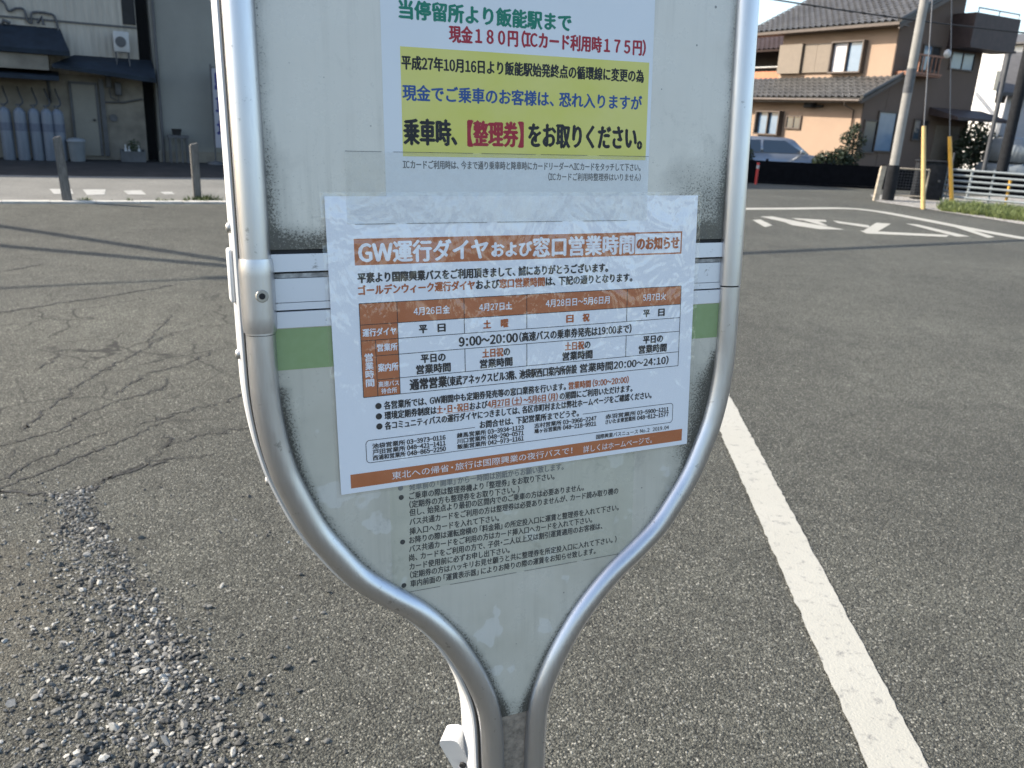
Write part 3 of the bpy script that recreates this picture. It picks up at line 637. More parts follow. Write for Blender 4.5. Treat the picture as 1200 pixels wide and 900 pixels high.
# neighbour with the terracotta balcony
NM = HM.copy(); NM.translation = H0 + hA * 5.5 + hB * 3.2
nb = thing('terracotta_house', 'house with orange tiled balcony and dark roof behind the peach house', 'house', mw=NM)
M_TERRA = mat('terracotta_cladding', (.42, .17, .09), .8, var=.12, scale=5)
mb = MB(); mb.box((-7.0, 1.0, 0), (.6, 6, 5.2)); mb.build('wall', M_PEACH, nb)
mb = MB(); mb.box((-7.0, -.4, 2.6), (.55, .999, 3.95)); mb.build('balcony', M_TERRA, nb)
mb = MB(); mb.tube([(-7, -.36, 4.12), (.55, -.36, 4.12)], .04, 6); mb.tube([(-.5, -.36, 3.9), (-.5, -.36, 5.4)], .05, 6); mb.build('handrail', M_WHITEBOX, nb)
mb = MB(); roof_slab(mb, (-7.4, -.8, 4.8), (.95, -.8, 4.8), (-7.4, 2.6, 6.3)); mb.prism([(-7.4, 2.6, 6.2), (.95, 2.6, 6.2), (.95, 6.4, 5.0), (-7.4, 6.4, 5.0)], (0, 0, .08)); mb.build('roof', M_BALC, nb)
mb = MB(); mb.box((-6.6, .93, 3.96), (.5, .998, 5.0)); mb.build('window', M_DARK, nb)  # dark sheet standing in for the shade of the balcony recess

# things in front of the house
M_FENCE = mat('black_fence_panel', (.006, .006, .007), .95, var=.3, spec=.05)
fe = thing('dark_fence', 'low black panel fence in front of the peach house and car', 'fence', (5.2, 25.6, 0), R_(4))
mb = MB(); mb.box((-1.5, -.02, .06), (11.2, .02, .66)); mb.build('fence_panel', M_FENCE, fe)
mb = MB(); mb.box((-1.5, -.05, 0), (11.2, .05, .055)); mb.build('base_kerb', M_FENCE, fe)
for x in np.arange(-1.5, 11.3, 1.8):
    mb = MB(); mb.box((x - .03, .021, .056), (x + .03, .08, .72)); mb.build('post', M_FENCE, fe)
mp_ = MB(); mp_.tube([(0, 0, 0), (0, 0, .62)], .04, 10); mp_.lathe([(.043, .45), (.043, .55)], seg=10, mi=1)
M_RED = mat('red_reflector', (.4, .03, .025), .5, var=.1)
tag(mp_.build('marker_post', [M_RED, M_WHITEBOX]), 'short red marker post at the left end of the black fence', 'marker post').location = (6.88, 25.2, 0)
# car
M_CARP = None
k = NT('silver_car_paint'); k.setc((.27, .285, .305)); k.p(Roughness=.25, Metallic=.6, Coat_Weight=.6); M_CARP = k.m
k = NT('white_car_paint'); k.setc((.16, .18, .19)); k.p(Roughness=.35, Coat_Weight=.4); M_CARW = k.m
M_TYRE = mat('tyre_rubber', (.02, .02, .02), .8); M_RIM = mat('alloy_rim', (.4, .4, .42), .35, .8)
M_LAMP = mat('lamp_lens', (.7, .7, .68), .15)
def car(loc, rz, label, paint, van=False):
    t = thing('parked_car', label, 'car', loc, rz)
    hw = .83; H = 1.42 if not van else 1.72
    low = [(-2.1, .30), (-2.15, .55), (-2.08, .80), (-1.5, .92), (1.0, .95), (1.95, .86), (2.15, .72), (2.18, .35), (2.05, .25), (-1.95, .25)]
    bm = bmesh.new(); a = [bm.verts.new((x, -hw, z)) for x, z in low]; b = [bm.verts.new((x, hw, z)) for x, z in low]; n = len(low)
    bm.faces.new(a); bm.faces.new(b[::-1])
    for i in range(n): bm.faces.new((a[i], b[i], b[(i + 1) % n], a[(i + 1) % n]))
    bmesh.ops.recalc_face_normals(bm, faces=bm.faces); bmesh.ops.bevel(bm, geom=bm.edges[:], offset=.05, segments=2, affect='EDGES')
    bd = MB().bm(bm, 0, True); 
    top = [(-1.75, .9), (-1.15, H - .06), (-.7, H), (.35, H), (.6, H - .05), (1.15, .9)] if not van else [(-2.0, .9), (-1.9, H - .05), (-1.6, H), (.6, H), (.9, H - .05), (1.4, .9)]
    bm = bmesh.new(); a = []; b = []
    for x, z in top:
        q = hw - .05 - (z - .9) * .32; a.append(bm.verts.new((x, -q, z))); b.append(bm.verts.new((x, q, z)))
    n = len(top); bm.faces.new(a); bm.faces.new(b[::-1])
    for i in range(n): bm.faces.new((a[i], b[i], b[(i + 1) % n], a[(i + 1) % n]))
    bmesh.ops.recalc_face_normals(bm, faces=bm.faces); bmesh.ops.bevel(bm, geom=bm.edges[:], offset=.035, segments=2, affect='EDGES')
    bd.bm(bm, 0, True); bd.build('body', paint, t)
    e = .004
    def pt(x, z, sgn): return (x, sgn * (hw - .05 - (z - .9) * .32 + e), z)
    for sgn in (-1, 1):
        for xs in ([(-1.5, .96), (-1.08, H - .12), (-.5, H - .09), (-.5, .96)], [(-.42, .96), (-.42, H - .09), (.3, H - .09), (.95, .96)]):
            q = MB(); q.add([pt(x, z, sgn) for x, z in xs], [(0, 1, 2, 3)]); q.build('side_window', M_GLASS, t)
    q = MB(); x0, z0 = top[-1]; x1, z1 = top[-2]
    q.add([(x0 - .02 + .012, -.68, z0 + .05), (x0 - .02 + .012, .68, z0 + .05), (x1 + .03, .56, z1 - .04), (x1 + .03, -.56, z1 - .04)], [(0, 1, 2, 3)]); q.build('windscreen', M_GLASS, t)
    for x in (-1.3, 1.35):
        for sgn in (-1, 1):
            wh = MB(); wh.tube([(x, sgn * .62, .31), (x, sgn * .845, .31)], .31, 20); o = wh.build('wheel', M_TYRE, t)
            wr_ = MB(); wr_.tube([(x, sgn * .846, .31), (x, sgn * .855, .31)], .19, 16); wr_.build('rim', M_RIM, o)
    for sgn in (-1, 1):
        q = MB(); q.bbox((2.02, sgn * .5 - .14, .62), (2.19, sgn * .5 + .14, .76), .03); q.build('headlight', M_LAMP, t)
    for sgn in (-1, 1):
        q = MB(); q.bbox((.75, sgn * .86 - .07, .95), (.87, sgn * .86 + .07, 1.08), .03); q.build('mirror', paint, t)
    return t
car((7.75, 27.7, -.08), R_(8), 'silver sedan parked between the black fence and the peach house', M_CARP)
car((18.4, 31.0, 0), R_(25), 'pale van parked in shade at the right edge behind the railing', M_CARW, True)
# shrubs
k = NT('shrub_leaf'); k.setc(k.mixc(k.noise(9, 3), (.011, .019, .007), (.030, .043, .015))); k.p(Roughness=.6); M_LEAF = k.m
M_BARK = mat('bark', (.07, .055, .04), .9, var=.3, scale=20)
def shrub(name, loc, clumps, label, cat, trunk=None, size=.06):
    t = thing(name, label, cat, loc)
    tr = MB()
    for a, b, r in (trunk or [((0, 0, 0), (0, 0, .4), .04)]): tr.tube([a, tuple((np.array(a) + np.array(b)) / 2 + np.array([.02, .01, 0])), b], [r, r * .8, r * .5], 7)
    tr.build('trunk', M_BARK, t)
    mb = MB()
    for c, r, n in clumps: leaf_clump(mb, c, r, n, size)
    mb.build('crown', M_LEAF, t); return t
shrub('shrub', (9.35, 26.5, 0), [((-.1, .1, .78), .26, 360), ((.3, 0, .85), .3, 420), ((.55, 0, .78), .24, 260), ((-.3, 0, .68), .2, 200), ((.2, 0, .45), .36, 300)], 'rounded dark green shrub in front of the parked silver sedan', 'shrub', [((0, 0, 0), (0, 0, .5), .05), ((0, 0, .2), (.35, 0, .8), .03), ((0, 0, .2), (-.45, 0, .7), .03)])
shrub('topiary_pine', (10.05, 26.6, 0), [((0, 0, 1.62), .2, 240), ((-.22, 0, 1.42), .2, 220), ((.22, .05, 1.36), .22, 240), ((.0, 0, 1.18), .2, 200), ((-.28, 0, 1.02), .18, 180), ((.2, 0, .95), .22, 220), ((-.1, 0, .75), .22, 220), ((.1, 0, .6), .2, 160), ((.05, .0, 1.78), .12, 90)], 'tall clipped cloud-pruned pine against the lit peach wall', 'topiary', [((0, 0, 0), (.05, 0, .8), .05), ((.05, 0, .8), (-.02, 0, 1.7), .035)], .045)
shrub('shrub', (6.75, 26.6, 0), [((0, 0, .85), .3, 320), ((.1, 0, .6), .3, 260)], 'small dark shrub left of the silver sedan', 'shrub')
shrub('shrub', (16.35, 31.55, 0), [((0, 0, 1.7), .6, 520), ((.5, 0, 1.3), .6, 520), ((-.4, 0, 1.1), .55, 420), ((.1, 0, .8), .7, 420)], 'large dark garden shrub right of the house canopy', 'shrub', [((0, 0, 0), (0, 0, 1.5), .07)], .09)

# utility pole and its fittings
k = NT('pole_concrete'); k.setc(k.ramp(k.noise(4, 5, .7), [(.3, (.20, .193, .175)), (.7, (.265, .255, .235))])); k.p(Roughness=.85, Normal=k.bump(k.noise(70, 3), .3, .003)); M_CONC = k.m
M_WRAP = mat('dark_pole_wrap', (.018, .019, .021), .9, var=.3, scale=12, spec=.1)
up = thing('utility_pole', 'tall pale concrete utility pole with dark base wrap and grey band at the road corner', 'utility pole', (9.17, 21.33, 0))
mb = MB(); mb.tube([(0, 0, -.2), (0, 0, 4.5), (0, 0, 9.2)], [.112, .10, .085], 20); mb.build('shaft', M_CONC, up)
mb = MB(); mb.tube([(0, 0, .0), (0, 0, .86)], .145, 20); mb.build('base_wrap', M_WRAP, up)
mb = MB(); mb.tube([(0, 0, 2.55), (0, 0, 3.1)], .112, 20); mb.build('grey_band', mat('grey_pole_band', (.075, .077, .08), .7, var=.25, scale=10), up)  # plain grey band around the shaft
mb = MB(); mb.box((-.9, -.05, 8.55), (.9, .05, 8.65)); mb.box((-.7, -.05, 7.9), (.7, .05, 7.98)); mb.build('crossarm', M_PIPE, up)
for x in (-.8, -.3, .3, .8):
    mb = MB(); mb.lathe([(.04, 8.651), (.055, 8.68), (.035, 8.72), (.055, 8.75), (.03, 8.8)], (x, 0, 0), 12); mb.build('insulator', M_WHITEBOX, up)
M_STAKE = mat('pale_wood', (.34, .29, .22), .85, var=.3, scale=9)
st_ = thing('wooden_stake', 'short pale wooden stake leaning beside the utility pole base', 'stake', (8.75, 21.05, 0))
mb = MB(); mb.prism([(-.06, -.05, -.05), (.06, -.05, -.05), (.06, .05, -.05), (-.06, .05, -.05)], (.06, .02, .88)); mb.build('stake', M_STAKE, st_)
# open-framed mesh gate panel beside the pole
fm = thing('mesh_panel', 'small rusty framed mesh panel between utility pole and yellow guy guard', 'mesh panel', (9.75, 21.6, 0), R_(-8))
mb = MB()
for a, b in (((-.32, 0, 0), (-.32, 0, .78)), ((.42, 0, 0), (.42, 0, .78)), ((-.32, 0, .78), (.42, 0, .78)), ((-.32, 0, .12), (.42, 0, .12))): mb.tube([a, b], .022, 6)
mb.build('frame', M_STAKE, fm)
mb = MB()
for x in np.arange(-.28, .42, .07): mb.tube([(x, 0, .12), (x, 0, .78)], .004, 4)
for z in np.arange(.18, .78, .07): mb.tube([(-.32, 0, z), (.42, 0, z)], .004, 4)
mb.build('mesh', M_PIPE, fm)
bk = thing('dark_cabinet', 'dark weathered roadside cabinet behind the yellow guy guard', 'cabinet', (10.55, 22.3, 0), R_(-10))
mb = MB(); mb.bbox((-.34, -.2, .0), (.34, .2, .95), .02); mb.build('casing', M_WRAP, bk)
mb = MB(); mb.bbox((-.37, -.23, .951), (.37, .23, 1.0), .015); mb.build('lid', M_WRAP, bk)
mb = MB(); mb.tube([(.2, -.205, .5), (.2, -.23, .5)], .03, 8); mb.build('handle', M_PIPE, bk)
M_YEL = mat('yellow_plastic', (.50, .345, .13), .6, var=.15, scale=9)
M_YEL2 = mat('orange_yellow_plastic', (.58, .31, .04), .5, var=.12, scale=9)
M_WIRE = mat('steel_wire', (.14, .14, .145), .5, .3); M_CABLE = mat('black_cable', (.015, .015, .016), .7)
def guy(base, p1, top, label, m_, ins=None):
    t = thing('guy_wire', label, 'guy wire', base)
    b = Vector(base); P1 = Vector(p1) - b; T_ = Vector(top) - b
    mb = MB(); mb.tube([(0, 0, -.02), tuple(P1)], [.052, .045], 10); mb.build('guard_sleeve', m_, t)
    mb = MB(); mb.tube([tuple(P1), tuple(T_)], .011, 6); mb.build('wire', M_WIRE, t)
    if ins:
        q = Vector(ins) - b; mb = MB(); mb.lathe([(.02, -.1), (.07, -.06), (.085, 0), (.07, .06), (.02, .1)], tuple(q), 14); mb.build('insulator', M_WHITEBOX, t)
guy((9.11, 19.24, 0), (8.93, 19.6, 1.785), (8.55, 20.6, 8.2), 'guy wire with pale yellow guard sleeve standing left of the railing', M_YEL)
guy((10.7, 21.15, 0), (10.33, 21.2, 1.6), (9.2, 21.3, 7.6), 'guy wire with orange-yellow sleeve and white insulator ball', M_YEL2, (9.91, 21.25, 3.46))
# pipe railing
M_RAIL = mat('pale_railing_paint', (.19, .212, .218), .5, var=.15)
ra = thing('pipe_railing', 'pale grey six-bar pipe railing along the grassy verge', 'railing', (11.0, 22.35, 0))
rd = Vector((15.2 - 11.0, 18.85 - 22.35, 0)); 
for i in range(6):
    z = .12 + .136 * i; mb = MB(); mb.tube([(0, 0, z), tuple(rd + Vector((0, 0, z)))], .029, 8); mb.build('rail', M_RAIL, ra)
for t_ in (.0, .2, .4, .6, .8, 1.0):
    q = rd * t_ + Vector((.028, .034, 0)); mb = MB(); mb.tube([(q.x, q.y, -.05), (q.x, q.y, .86)], .026, 8); mb.build('post', M_RAIL, ra)
for i, (x, y, hh) in enumerate(((12.35, 21.75, .62), (12.0, 23.0, .75), (11.3, 22.75, 1.2))):
    o = MB(); o.tube([(0, 0, -.05), (0, 0, hh)], .035 if i != 2 else .022, 8); o.tube([(0, 0, hh - .02), (0, 0, hh + .015)], .045 if i != 2 else .028, 8)
    tag(o.build('roadside_post', M_YEL2 if i == 0 else M_RAIL if i == 1 else M_PIPE), ['short orange-yellow post standing behind the pipe railing', 'short pale post standing behind the pipe railing', 'thin dark leaning rod at the left end of the railing'][i], 'post').location = (x, y, 0)
# verge
k = NT('pale_gravel'); v = k.vor(22, out='Color'); s3 = k.n('ShaderNodeSeparateColor'); k.l(v, s3.inputs[0]); k.setc(k.ramp(s3.outputs[0], [(0, (.13, .12, .105)), (.6, (.26, .245, .215)), (1, (.42, .40, .36))])); k.p(Roughness=.9, Normal=k.bump(k.vor(22), .9, .03)); M_VERGE = k.m
quad('verge', [(8.6, 20.6), (9.2, 18.95), (9.7, 17.2), (10.2, 15.2), (18, 11), (24, 18), (14, 25), (9.4, 23.0)], .012, M_VERGE)
k = NT('grass_blade'); k.setc(k.mixc(k.noise(5, 4), (.05, .085, .016), (.15, .17, .05))); k.p(Roughness=.7); M_GRASS = k.m
sp_ = []
while len(sp_) < 900:
    t_ = rng.random(); c0 = np.array([9.3, 19.0]) * (1 - t_) + np.array([11.2, 15.2]) * t_; c1 = np.array([10.7, 21.4]) * (1 - t_) + np.array([14.2, 18.6]) * t_
    u = rng.random(); q = c0 * (1 - u) + c1 * u
    if u > .72 and rng.random() > .3: continue
    sp_.append((q[0], q[1], rng.uniform(.7, 2.2)))
tufts('grass', sp_, per=22, hmin=.03, hmax=.12, mat_=M_GRASS)
# poles and houses at the far right
p2 = thing('utility_pole', 'dark utility pole at the right edge beside the pale van', 'utility pole', (15.1, 27.2, 0))
mb = MB(); mb.tube([(0, 0, -.2), (0, 0, 9)], [.17, .13], 14); mb.build('shaft', M_WRAP, p2)
mb = MB(); mb.box((-.6, -.05, 8.2), (.6, .05, 8.3)); mb.build('crossarm', M_PIPE, p2)
p3 = thing('street_post', 'thin dark post left of the dark utility pole', 'post', (14.75, 27.6, 0))
mb = MB(); mb.tube([(0, 0, -.1), (0, 0, 4.1)], .07, 10); mb.build('shaft', M_PIPE, p3); mb = MB(); mb.tube([(0, 0, 4.1), (0, 0, 4.14)], .085, 10); mb.build('cap', M_PIPE, p3)
M_WHITEW = mat('white_render', (.72, .70, .66), .85, var=.06); M_GREYROOF = mat('grey_slate_roof', (.075, .072, .07), .7, var=.2)
wh = thing('white_house', 'white sunlit house with outside stair seen right of the peach house', 'house', (25.6, 49.5, 0), R_(-52))
mb = MB(); mb.box((-2.6, 0, 0), (2.6, 6, 6.6)); mb.build('wall', M_WHITEW, wh)
mb = MB()
for i in range(8): mb.box((-1.3 + i * .3, -.9, 1.2 + 2.9 - i * .32), (-.98 + i * .3, -.02, 1.32 + 2.9 - i * .32))
mb.prism([(-1.4, -.92, 4.3), (1.4, -.92, 1.7), (1.4, -.92, 2.6), (-1.4, -.92, 5.2)], (0, -.05, 0)); mb.build('stair', M_WHITEW, wh)
mb = MB(); mb.box((.4, -.04, 4.3), (1.3, -.002, 5.3)); mb.build('window', M_GLASS, wh)
mb = MB(); mb.prism([(-2.9, -.4, 6.62), (2.9, -.4, 6.62), (2.9, 3, 7.4), (-2.9, 3, 7.4)], (0, 0, .1)); mb.prism([(-2.9, 6.4, 6.62), (2.9, 6.4, 6.62), (2.9, 3, 7.4), (-2.9, 3, 7.4)], (0, 0, .1)); mb.build('roof', M_GREYROOF, wh)
gh = thing('grey_roofed_house', 'house with grey gabled roof and off-white wall at the right edge', 'house', (18.6, 33.0, 0), R_(-28))
M_OFFW = mat('off_white_render', (.45, .45, .46), .85, var=.06)
mb = MB(); mb.box((-.6, 0, 0), (6, 6, 3.3)); mb.build('wall', M_OFFW, gh)
mb = MB(); mb.prism([(-1.0, -.5, 3.2), (6.4, -.5, 3.2), (6.4, 3, 4.9), (-1.0, 3, 4.9)], (0, 0, .12)); mb.prism([(-1.0, 6.5, 3.2), (6.4, 6.5, 3.2), (6.4, 3, 4.9), (-1.0, 3, 4.9)], (0, 0, .12)); mb.build('roof', M_GREYROOF, gh)
window(gh, .3, 1.3, 2.0, 2.9, 0, [M_GLASS, M_GLASS]); mb = MB(); mb.box((-.5, -.3, 1.55), (6, -.002, 1.66)); mb.build('ledge', M_GREYROOF, gh)

# overhead wires
def wire(a, b, sag, r, label, n=24, m_=M_CABLE):
    a = Vector(a); b = Vector(b); P = [tuple(a + (b - a) * (i / n) - Vector((0, 0, 4 * sag * (i / n) * (1 - i / n)))) for i in range(n + 1)]
    mb = MB(); mb.tube(P, r, 6); return tag(mb.build('overhead_wire', m_), label, 'wire', 'overhead wires')
wire((2.6, 24.6, 5.35), (22.0, 25.2, 4.35), .35, .022, 'dark overhead wire crossing in front of the peach house roof')
K_ = 1 / math.tan(R_(SUN_EL)); SH = Vector((-sd.x, -sd.y, 0)).normalized() * K_
def over(x, y, z): return Vector((x, y, 0)) - SH * z + Vector((0, 0, z))         # the point at height z whose shadow falls on x, y
P_ = over(2.86, 10.64, 7.0); Q_ = over(7.69, 13.5, 7.0); dW = (Q_ - P_).normalized()
endL = P_ - dW * 22
pe = Q_ + dW * ((9.17 - Q_.x) / dW.x); js = P_ + dW * ((-2.75 - 2.86) / dW.x)
wire(js, pe, .0, .08, 'thick main overhead cable strung to the pale utility pole')  # unseen cables, placed and thickened to match shadows on the road
wire(endL, js, .0, .03, 'thin messenger cable continuing the main cable to the far left pole')
J_ = over(-1.9, 7.78, 7.0)
for s0, lab in (((-6.09, 9.71), 'upper service cable branching from the main cable to the left'), ((-5.3, 8.41), 'lower service cable branching from the main cable to the left')):
    A_ = over(*s0, 6.4); dA = A_ - J_; wire(J_ + dA * 3.2, J_, .0, .088, lab)
p4 = thing('utility_pole', 'concrete utility pole at the far left end of the main cable', 'utility pole', (endL.x, endL.y, 0))
mb = MB(); mb.tube([(0, 0, -.2), (0, 0, 9)], [.15, .11], 16); mb.build('shaft', M_CONC, p4)
mb = MB(); mb.box((-.6, -.05, 8.2), (.6, .05, 8.3)); mb.build('crossarm', M_PIPE, p4)

# ------------------------------------------------------------------ the bus stop sign (local mm: x right, y up, z to the reader)
SU = Vector((.92074211, .38989567, .01467456)); SV = Vector((-.04767781, .07510366, .99603527)); SN = Vector((.38724773, -.91779127, .08774047))
SM = Matrix((SU, SV, SN)).transposed().to_4x4(); SM.translation = (-.00168328, .60883225, 1.3387155)
k = NT('aluminium_tube'); mpa = k.n('ShaderNodeMapping'); mpa.inputs['Scale'].default_value = (60, 5, 60); k.l(k.co, mpa.inputs['Vector'])
sc1 = k.noise(14, 5, .7, co=mpa.outputs[0])
dk = k.ramp(k.noise(95, 4, .75), [(.64, 0.), (.70, 1.)])
k.setc(k.mixc(k.math('MULTIPLY', dk, .45), k.mixc(sc1, (.49, .49, .50), (.57, .57, .58)), (.13, .125, .115)))
k.p(Metallic=.95, Roughness=k.ramp(sc1, [(.3, .28), (.7, .38)])); M_ALU = k.m
k = NT('white_aluminium_strip'); k.setc(k.mixc(k.ramp(k.noise(50, 5, .7), [(.6, 0.), (.85, .5)]), (.62, .62, .61), (.4, .39, .37))); k.p(Metallic=.25, Roughness=.4); M_STRIP = k.m
M_SEAM = mat('dark_seam', (.015, .015, .015), .8)
k = NT('panel_enamel')
gr = k.attr('grime'); spk = k.noise(620, 3, .8); spk2 = k.vor(210); blot = k.noise(26, 6, .72)
mk = k.math('MULTIPLY', k.ramp(k.math('ADD', k.math('MULTIPLY', gr, .30), spk), [(.68, 0.), (.82, 1.)]), .85)
haze_ = k.ramp(k.math('ADD', k.math('MULTIPLY', gr, .5), k.math('MULTIPLY', blot, .55)), [(.34, 0.), (.80, .85)])
cc = k.mixc(k.noise(9, 4, .6), (.63, .59, .50), (.72, .68, .585))
res = k.ramp(k.noise(21, 3, .5, dist=.25), [(.655, 0.), (.672, 1.)])
scr = k.n('ShaderNodeMapping'); scr.inputs['Scale'].default_value = (1.2, 30, 1); scr.inputs['Rotation'].default_value = (0, 0, .5); k.l(k.co, scr.inputs['Vector'])
cc = k.mixc(k.math('MULTIPLY', k.ramp(k.noise(7, 3, .6, co=scr.outputs[0]), [(.765, 0.), (.78, 1.)]), .4), cc, (.12, .115, .10))
lowp = k.math('MULTIPLY', k.ramp(k.attr('worn_dim'), [(.0, 0.), (1., 1.)]), k.ramp(k.noise(13, 4, .6), [(.3, .35), (.7, .8)])); cc = k.mixc(lowp, cc, (.435, .405, .315))  # lower panel tint toned down for weaker sky reflection, besides old sticker wear
cc = k.mixc(k.math('MULTIPLY', k.math('MULTIPLY', k.attr('worn_dim'), k.ramp(k.noise(24, 3, .55, dist=.2), [(.615, 0.), (.635, 1.)])), .55), cc, (.66, .64, .58))
cc = k.mixc(haze_, cc, (.20, .195, .165)); drp = k.n('ShaderNodeMapping'); drp.inputs['Scale'].default_value = (46, 2.2, 1); k.l(k.co, drp.inputs['Vector'])
drip = k.ramp(k.noise(2.4, 5, .65, co=drp.outputs[0]), [(.50, 0.), (.78, 1.)]); cc = k.mixc(k.math('MULTIPLY', drip, k.ramp(k.noise(8, 3), [(.35, .08), (.7, .55)])), cc, (.27, .255, .21))
smr = k.ramp(k.noise(34, 6, .8, dist=.3), [(.56, 0.), (.70, .6)]); cc = k.mixc(k.math('MULTIPLY', smr, k.ramp(k.noise(6, 2), [(.45, 0.), (.62, 1.)])), cc, (.20, .19, .16))
cc = k.mixc(mk, cc, (.035, .032, .026))
dots = k.ramp(k.math('ADD', k.vor(70), k.math('MULTIPLY', k.noise(14, 2), .25)), [(.14, 1.), (.17, 0.)]); cc = k.mixc(k.math('MULTIPLY', dots, .75), cc, (.06, .055, .05))
k.setc(cc); k.p(Roughness=k.ramp(blot, [(.3, .22), (.7, .38)]), Specular_IOR_Level=.55, Normal=k.bump(k.noise(12, 3), .12, .003)); M_PANEL = k.m
k = NT('aluminium_rail'); k.setc(k.mixc(k.ramp(k.noise(120, 5, .7, dist=.5), [(.62, 0.), (.72, .8)]), (.64, .66, .70), (.16, .155, .15))); k.p(Metallic=.35, Roughness=.36); M_BAND = k.m
M_GREEN = ink('green_stripe', (.25, .335, .155), .4)
M_FILL = mat('dirty_filler', (.25, .20, .15), .95, var=.45, scale=160, bump=.8, bscale=300, bdist=.001)
M_SCREW = mat('screw_steel', (.35, .34, .32), .4, .8); M_BRASS = mat('dull_washer', (.40, .37, .31), .5, .4)
M_NAVY = mat('navy_clamp', (.03, .035, .06), .5)
sign = thing('bus_stop_sign', 'tubular aluminium bus stop board with white panels, tapering to its post', 'bus stop sign', mw=SM)
mm_ = .001
PW = [(-430, 190), (-250, 190), (-100, 190), (0, 190), (30, 189.3), (55, 186.5), (75, 182.5), (93, 177), (126, 163), (150, 148), (172, 131.5), (190, 111.5), (209, 87.5), (230, 67.5), (251, 52), (284, 34), (320, 22.2), (370, 19.2), (420, 19), (700, 19), (1330, 19)]
CW = np.array(catmull(PW, 14)); CV = CW[:, 0]; CWW = CW[:, 1]
def half(v): return float(np.interp(v, CV, CWW))
def uc(v): t_ = min(1, max(0, (v - 190) / 130)); return 7.4 - 3.4 * t_ * t_ * (3 - 2 * t_)
TOPV = -430
def side_path(sgn, v0, v1, dw=0, z=-3):
    return [((uc(v) + sgn * (half(v) + dw)) * mm_, -v * mm_, z * mm_) for v in CV if v0 <= v <= v1]
# rounded top of the tube, above the photograph
arc = [((7.4 + 190 * math.cos(a)) * mm_, (430 + 90 * math.sin(a)) * mm_, -.003) for a in np.linspace(math.pi, 0, 28)]
def ins(path, sgn, v): return ((uc(v) + sgn * half(v)) * mm_, -v * mm_, -.003)
left_up = [ins(None, -1, v) for v in np.arange(-430, -16, 12)] + [ins(None, -1, -17)]
right_up = [ins(None, 1, v) for v in np.arange(-430, -34, 12)] + [ins(None, 1, -34.6)]
mb = MB(); mb.tube(left_up[::-1] + arc[1:-1] + right_up, .0100, 28); mb.build('frame_tube', M_ALU, sign)
for sgn, v0 in ((-1, -16.6), (1, -33.4)):
    vs = [v0] + [float(v) for v in CV if v > v0 + 1]
    mb = MB(); mb.tube([ins(None, sgn, v) for v in vs], .0098, 28); mb.build('frame_tube', M_ALU, sign)
mb = MB(); mb.tube([ins(None, 1, -34.7), ins(None, 1, -33.3)], .0086, 20); mb.tube([ins(None, -1, -17.1), ins(None, -1, -15.6)], .0086, 20); mb.build('seam', M_SEAM, sign)
# rear channel that follows the tube
mb = MB(); prof = []
pth = [( -1, v) for v in CV[::-1] if v <= 1330] 
for sgn in (-1, 1):
    vs_ = []; fs_ = []; vv = [float(v) for v in CV]
    for v in vv:
        d_ = (half(v + 2) - half(v - 2)) / 4; nrm = 1 / math.sqrt(1 + d_ * d_)
        for off, z in ((11.8, -13.5), (13.2, -15), (13.2, -46), (-6, -46), (-6, -13.5)):
            vs_.append(((uc(v) + sgn * (half(v) + off * nrm)) * mm_, (-v + off * d_ * nrm) * mm_, z * mm_))
    for i in range(len(vv) - 1):
        for q in range(5):
            a = i * 5 + q; b = i * 5 + (q + 1) % 5; fs_.append((a, b, b + 5, a + 5) if sgn > 0 else (a, a + 5, b + 5, b))
    mb.add(vs_, fs_)
mb.box((-.1897, .4255, -.046), (.2047, .4445, -.0136)); mb.build('rear_channel', M_STRIP, sign)
# lip between tube and channel
mb = MB(); mb.tube(side_path(-1, -430, 420, 9.4, -11.5), .0012, 8); mb.tube(side_path(1, -430, 420, 9.4, -11.5), .0012, 8); mb.build('groove', M_SEAM, sign)
for v in (-87, -.4, 95):
    x = (uc(v) - half(v) - 13.2) * mm_; mb = MB(); mb.tube([(x, -v * mm_, -.022), (x - .0022, -v * mm_, -.022), (x - .0030, -v * mm_, -.022)], [.0036, .0034, .0016], 14); mb.build('rivet', M_SCREW, sign)
mb = MB(); x = (7.4 - 190 - 13.2) * mm_; mb.bbox((x - .0034, .0365, -.036), (x + .0002, .073, -.018), .0016, 0, 3); mb.build('latch', M_STRIP, sign)
# hinge sleeve on the left tube with its screw
def sleeve_path(v0, v1): return [((uc(v) - half(v)) * mm_, -v * mm_, -.003) for v in np.linspace(v0, v1, 10)]
sp2 = sleeve_path(-67.5, -18.5); mb = MB(); mb.tube(sp2, [.0108] + [.0115] * 8 + [.0108], 32); slv = mb.build('hinge_sleeve', M_ALU, sign)
mb = MB(); xs_ = (uc(-44) - half(-44) + 1.5) * mm_; mb.lathe([(.0042, 0), (.0042, .0008), (.0036, .0012)], (0, 0, 0), 22); wsh = mb.build('washer', M_BRASS, slv); wsh.location = (xs_, .0438, .0083)
mb = MB(); mb.lathe([(.0021, .0013), (.0019, .0018)], (0, 0, 0), 14); o = mb.build('screw', M_SEAM, slv); o.location = (xs_, .0438, .0083)
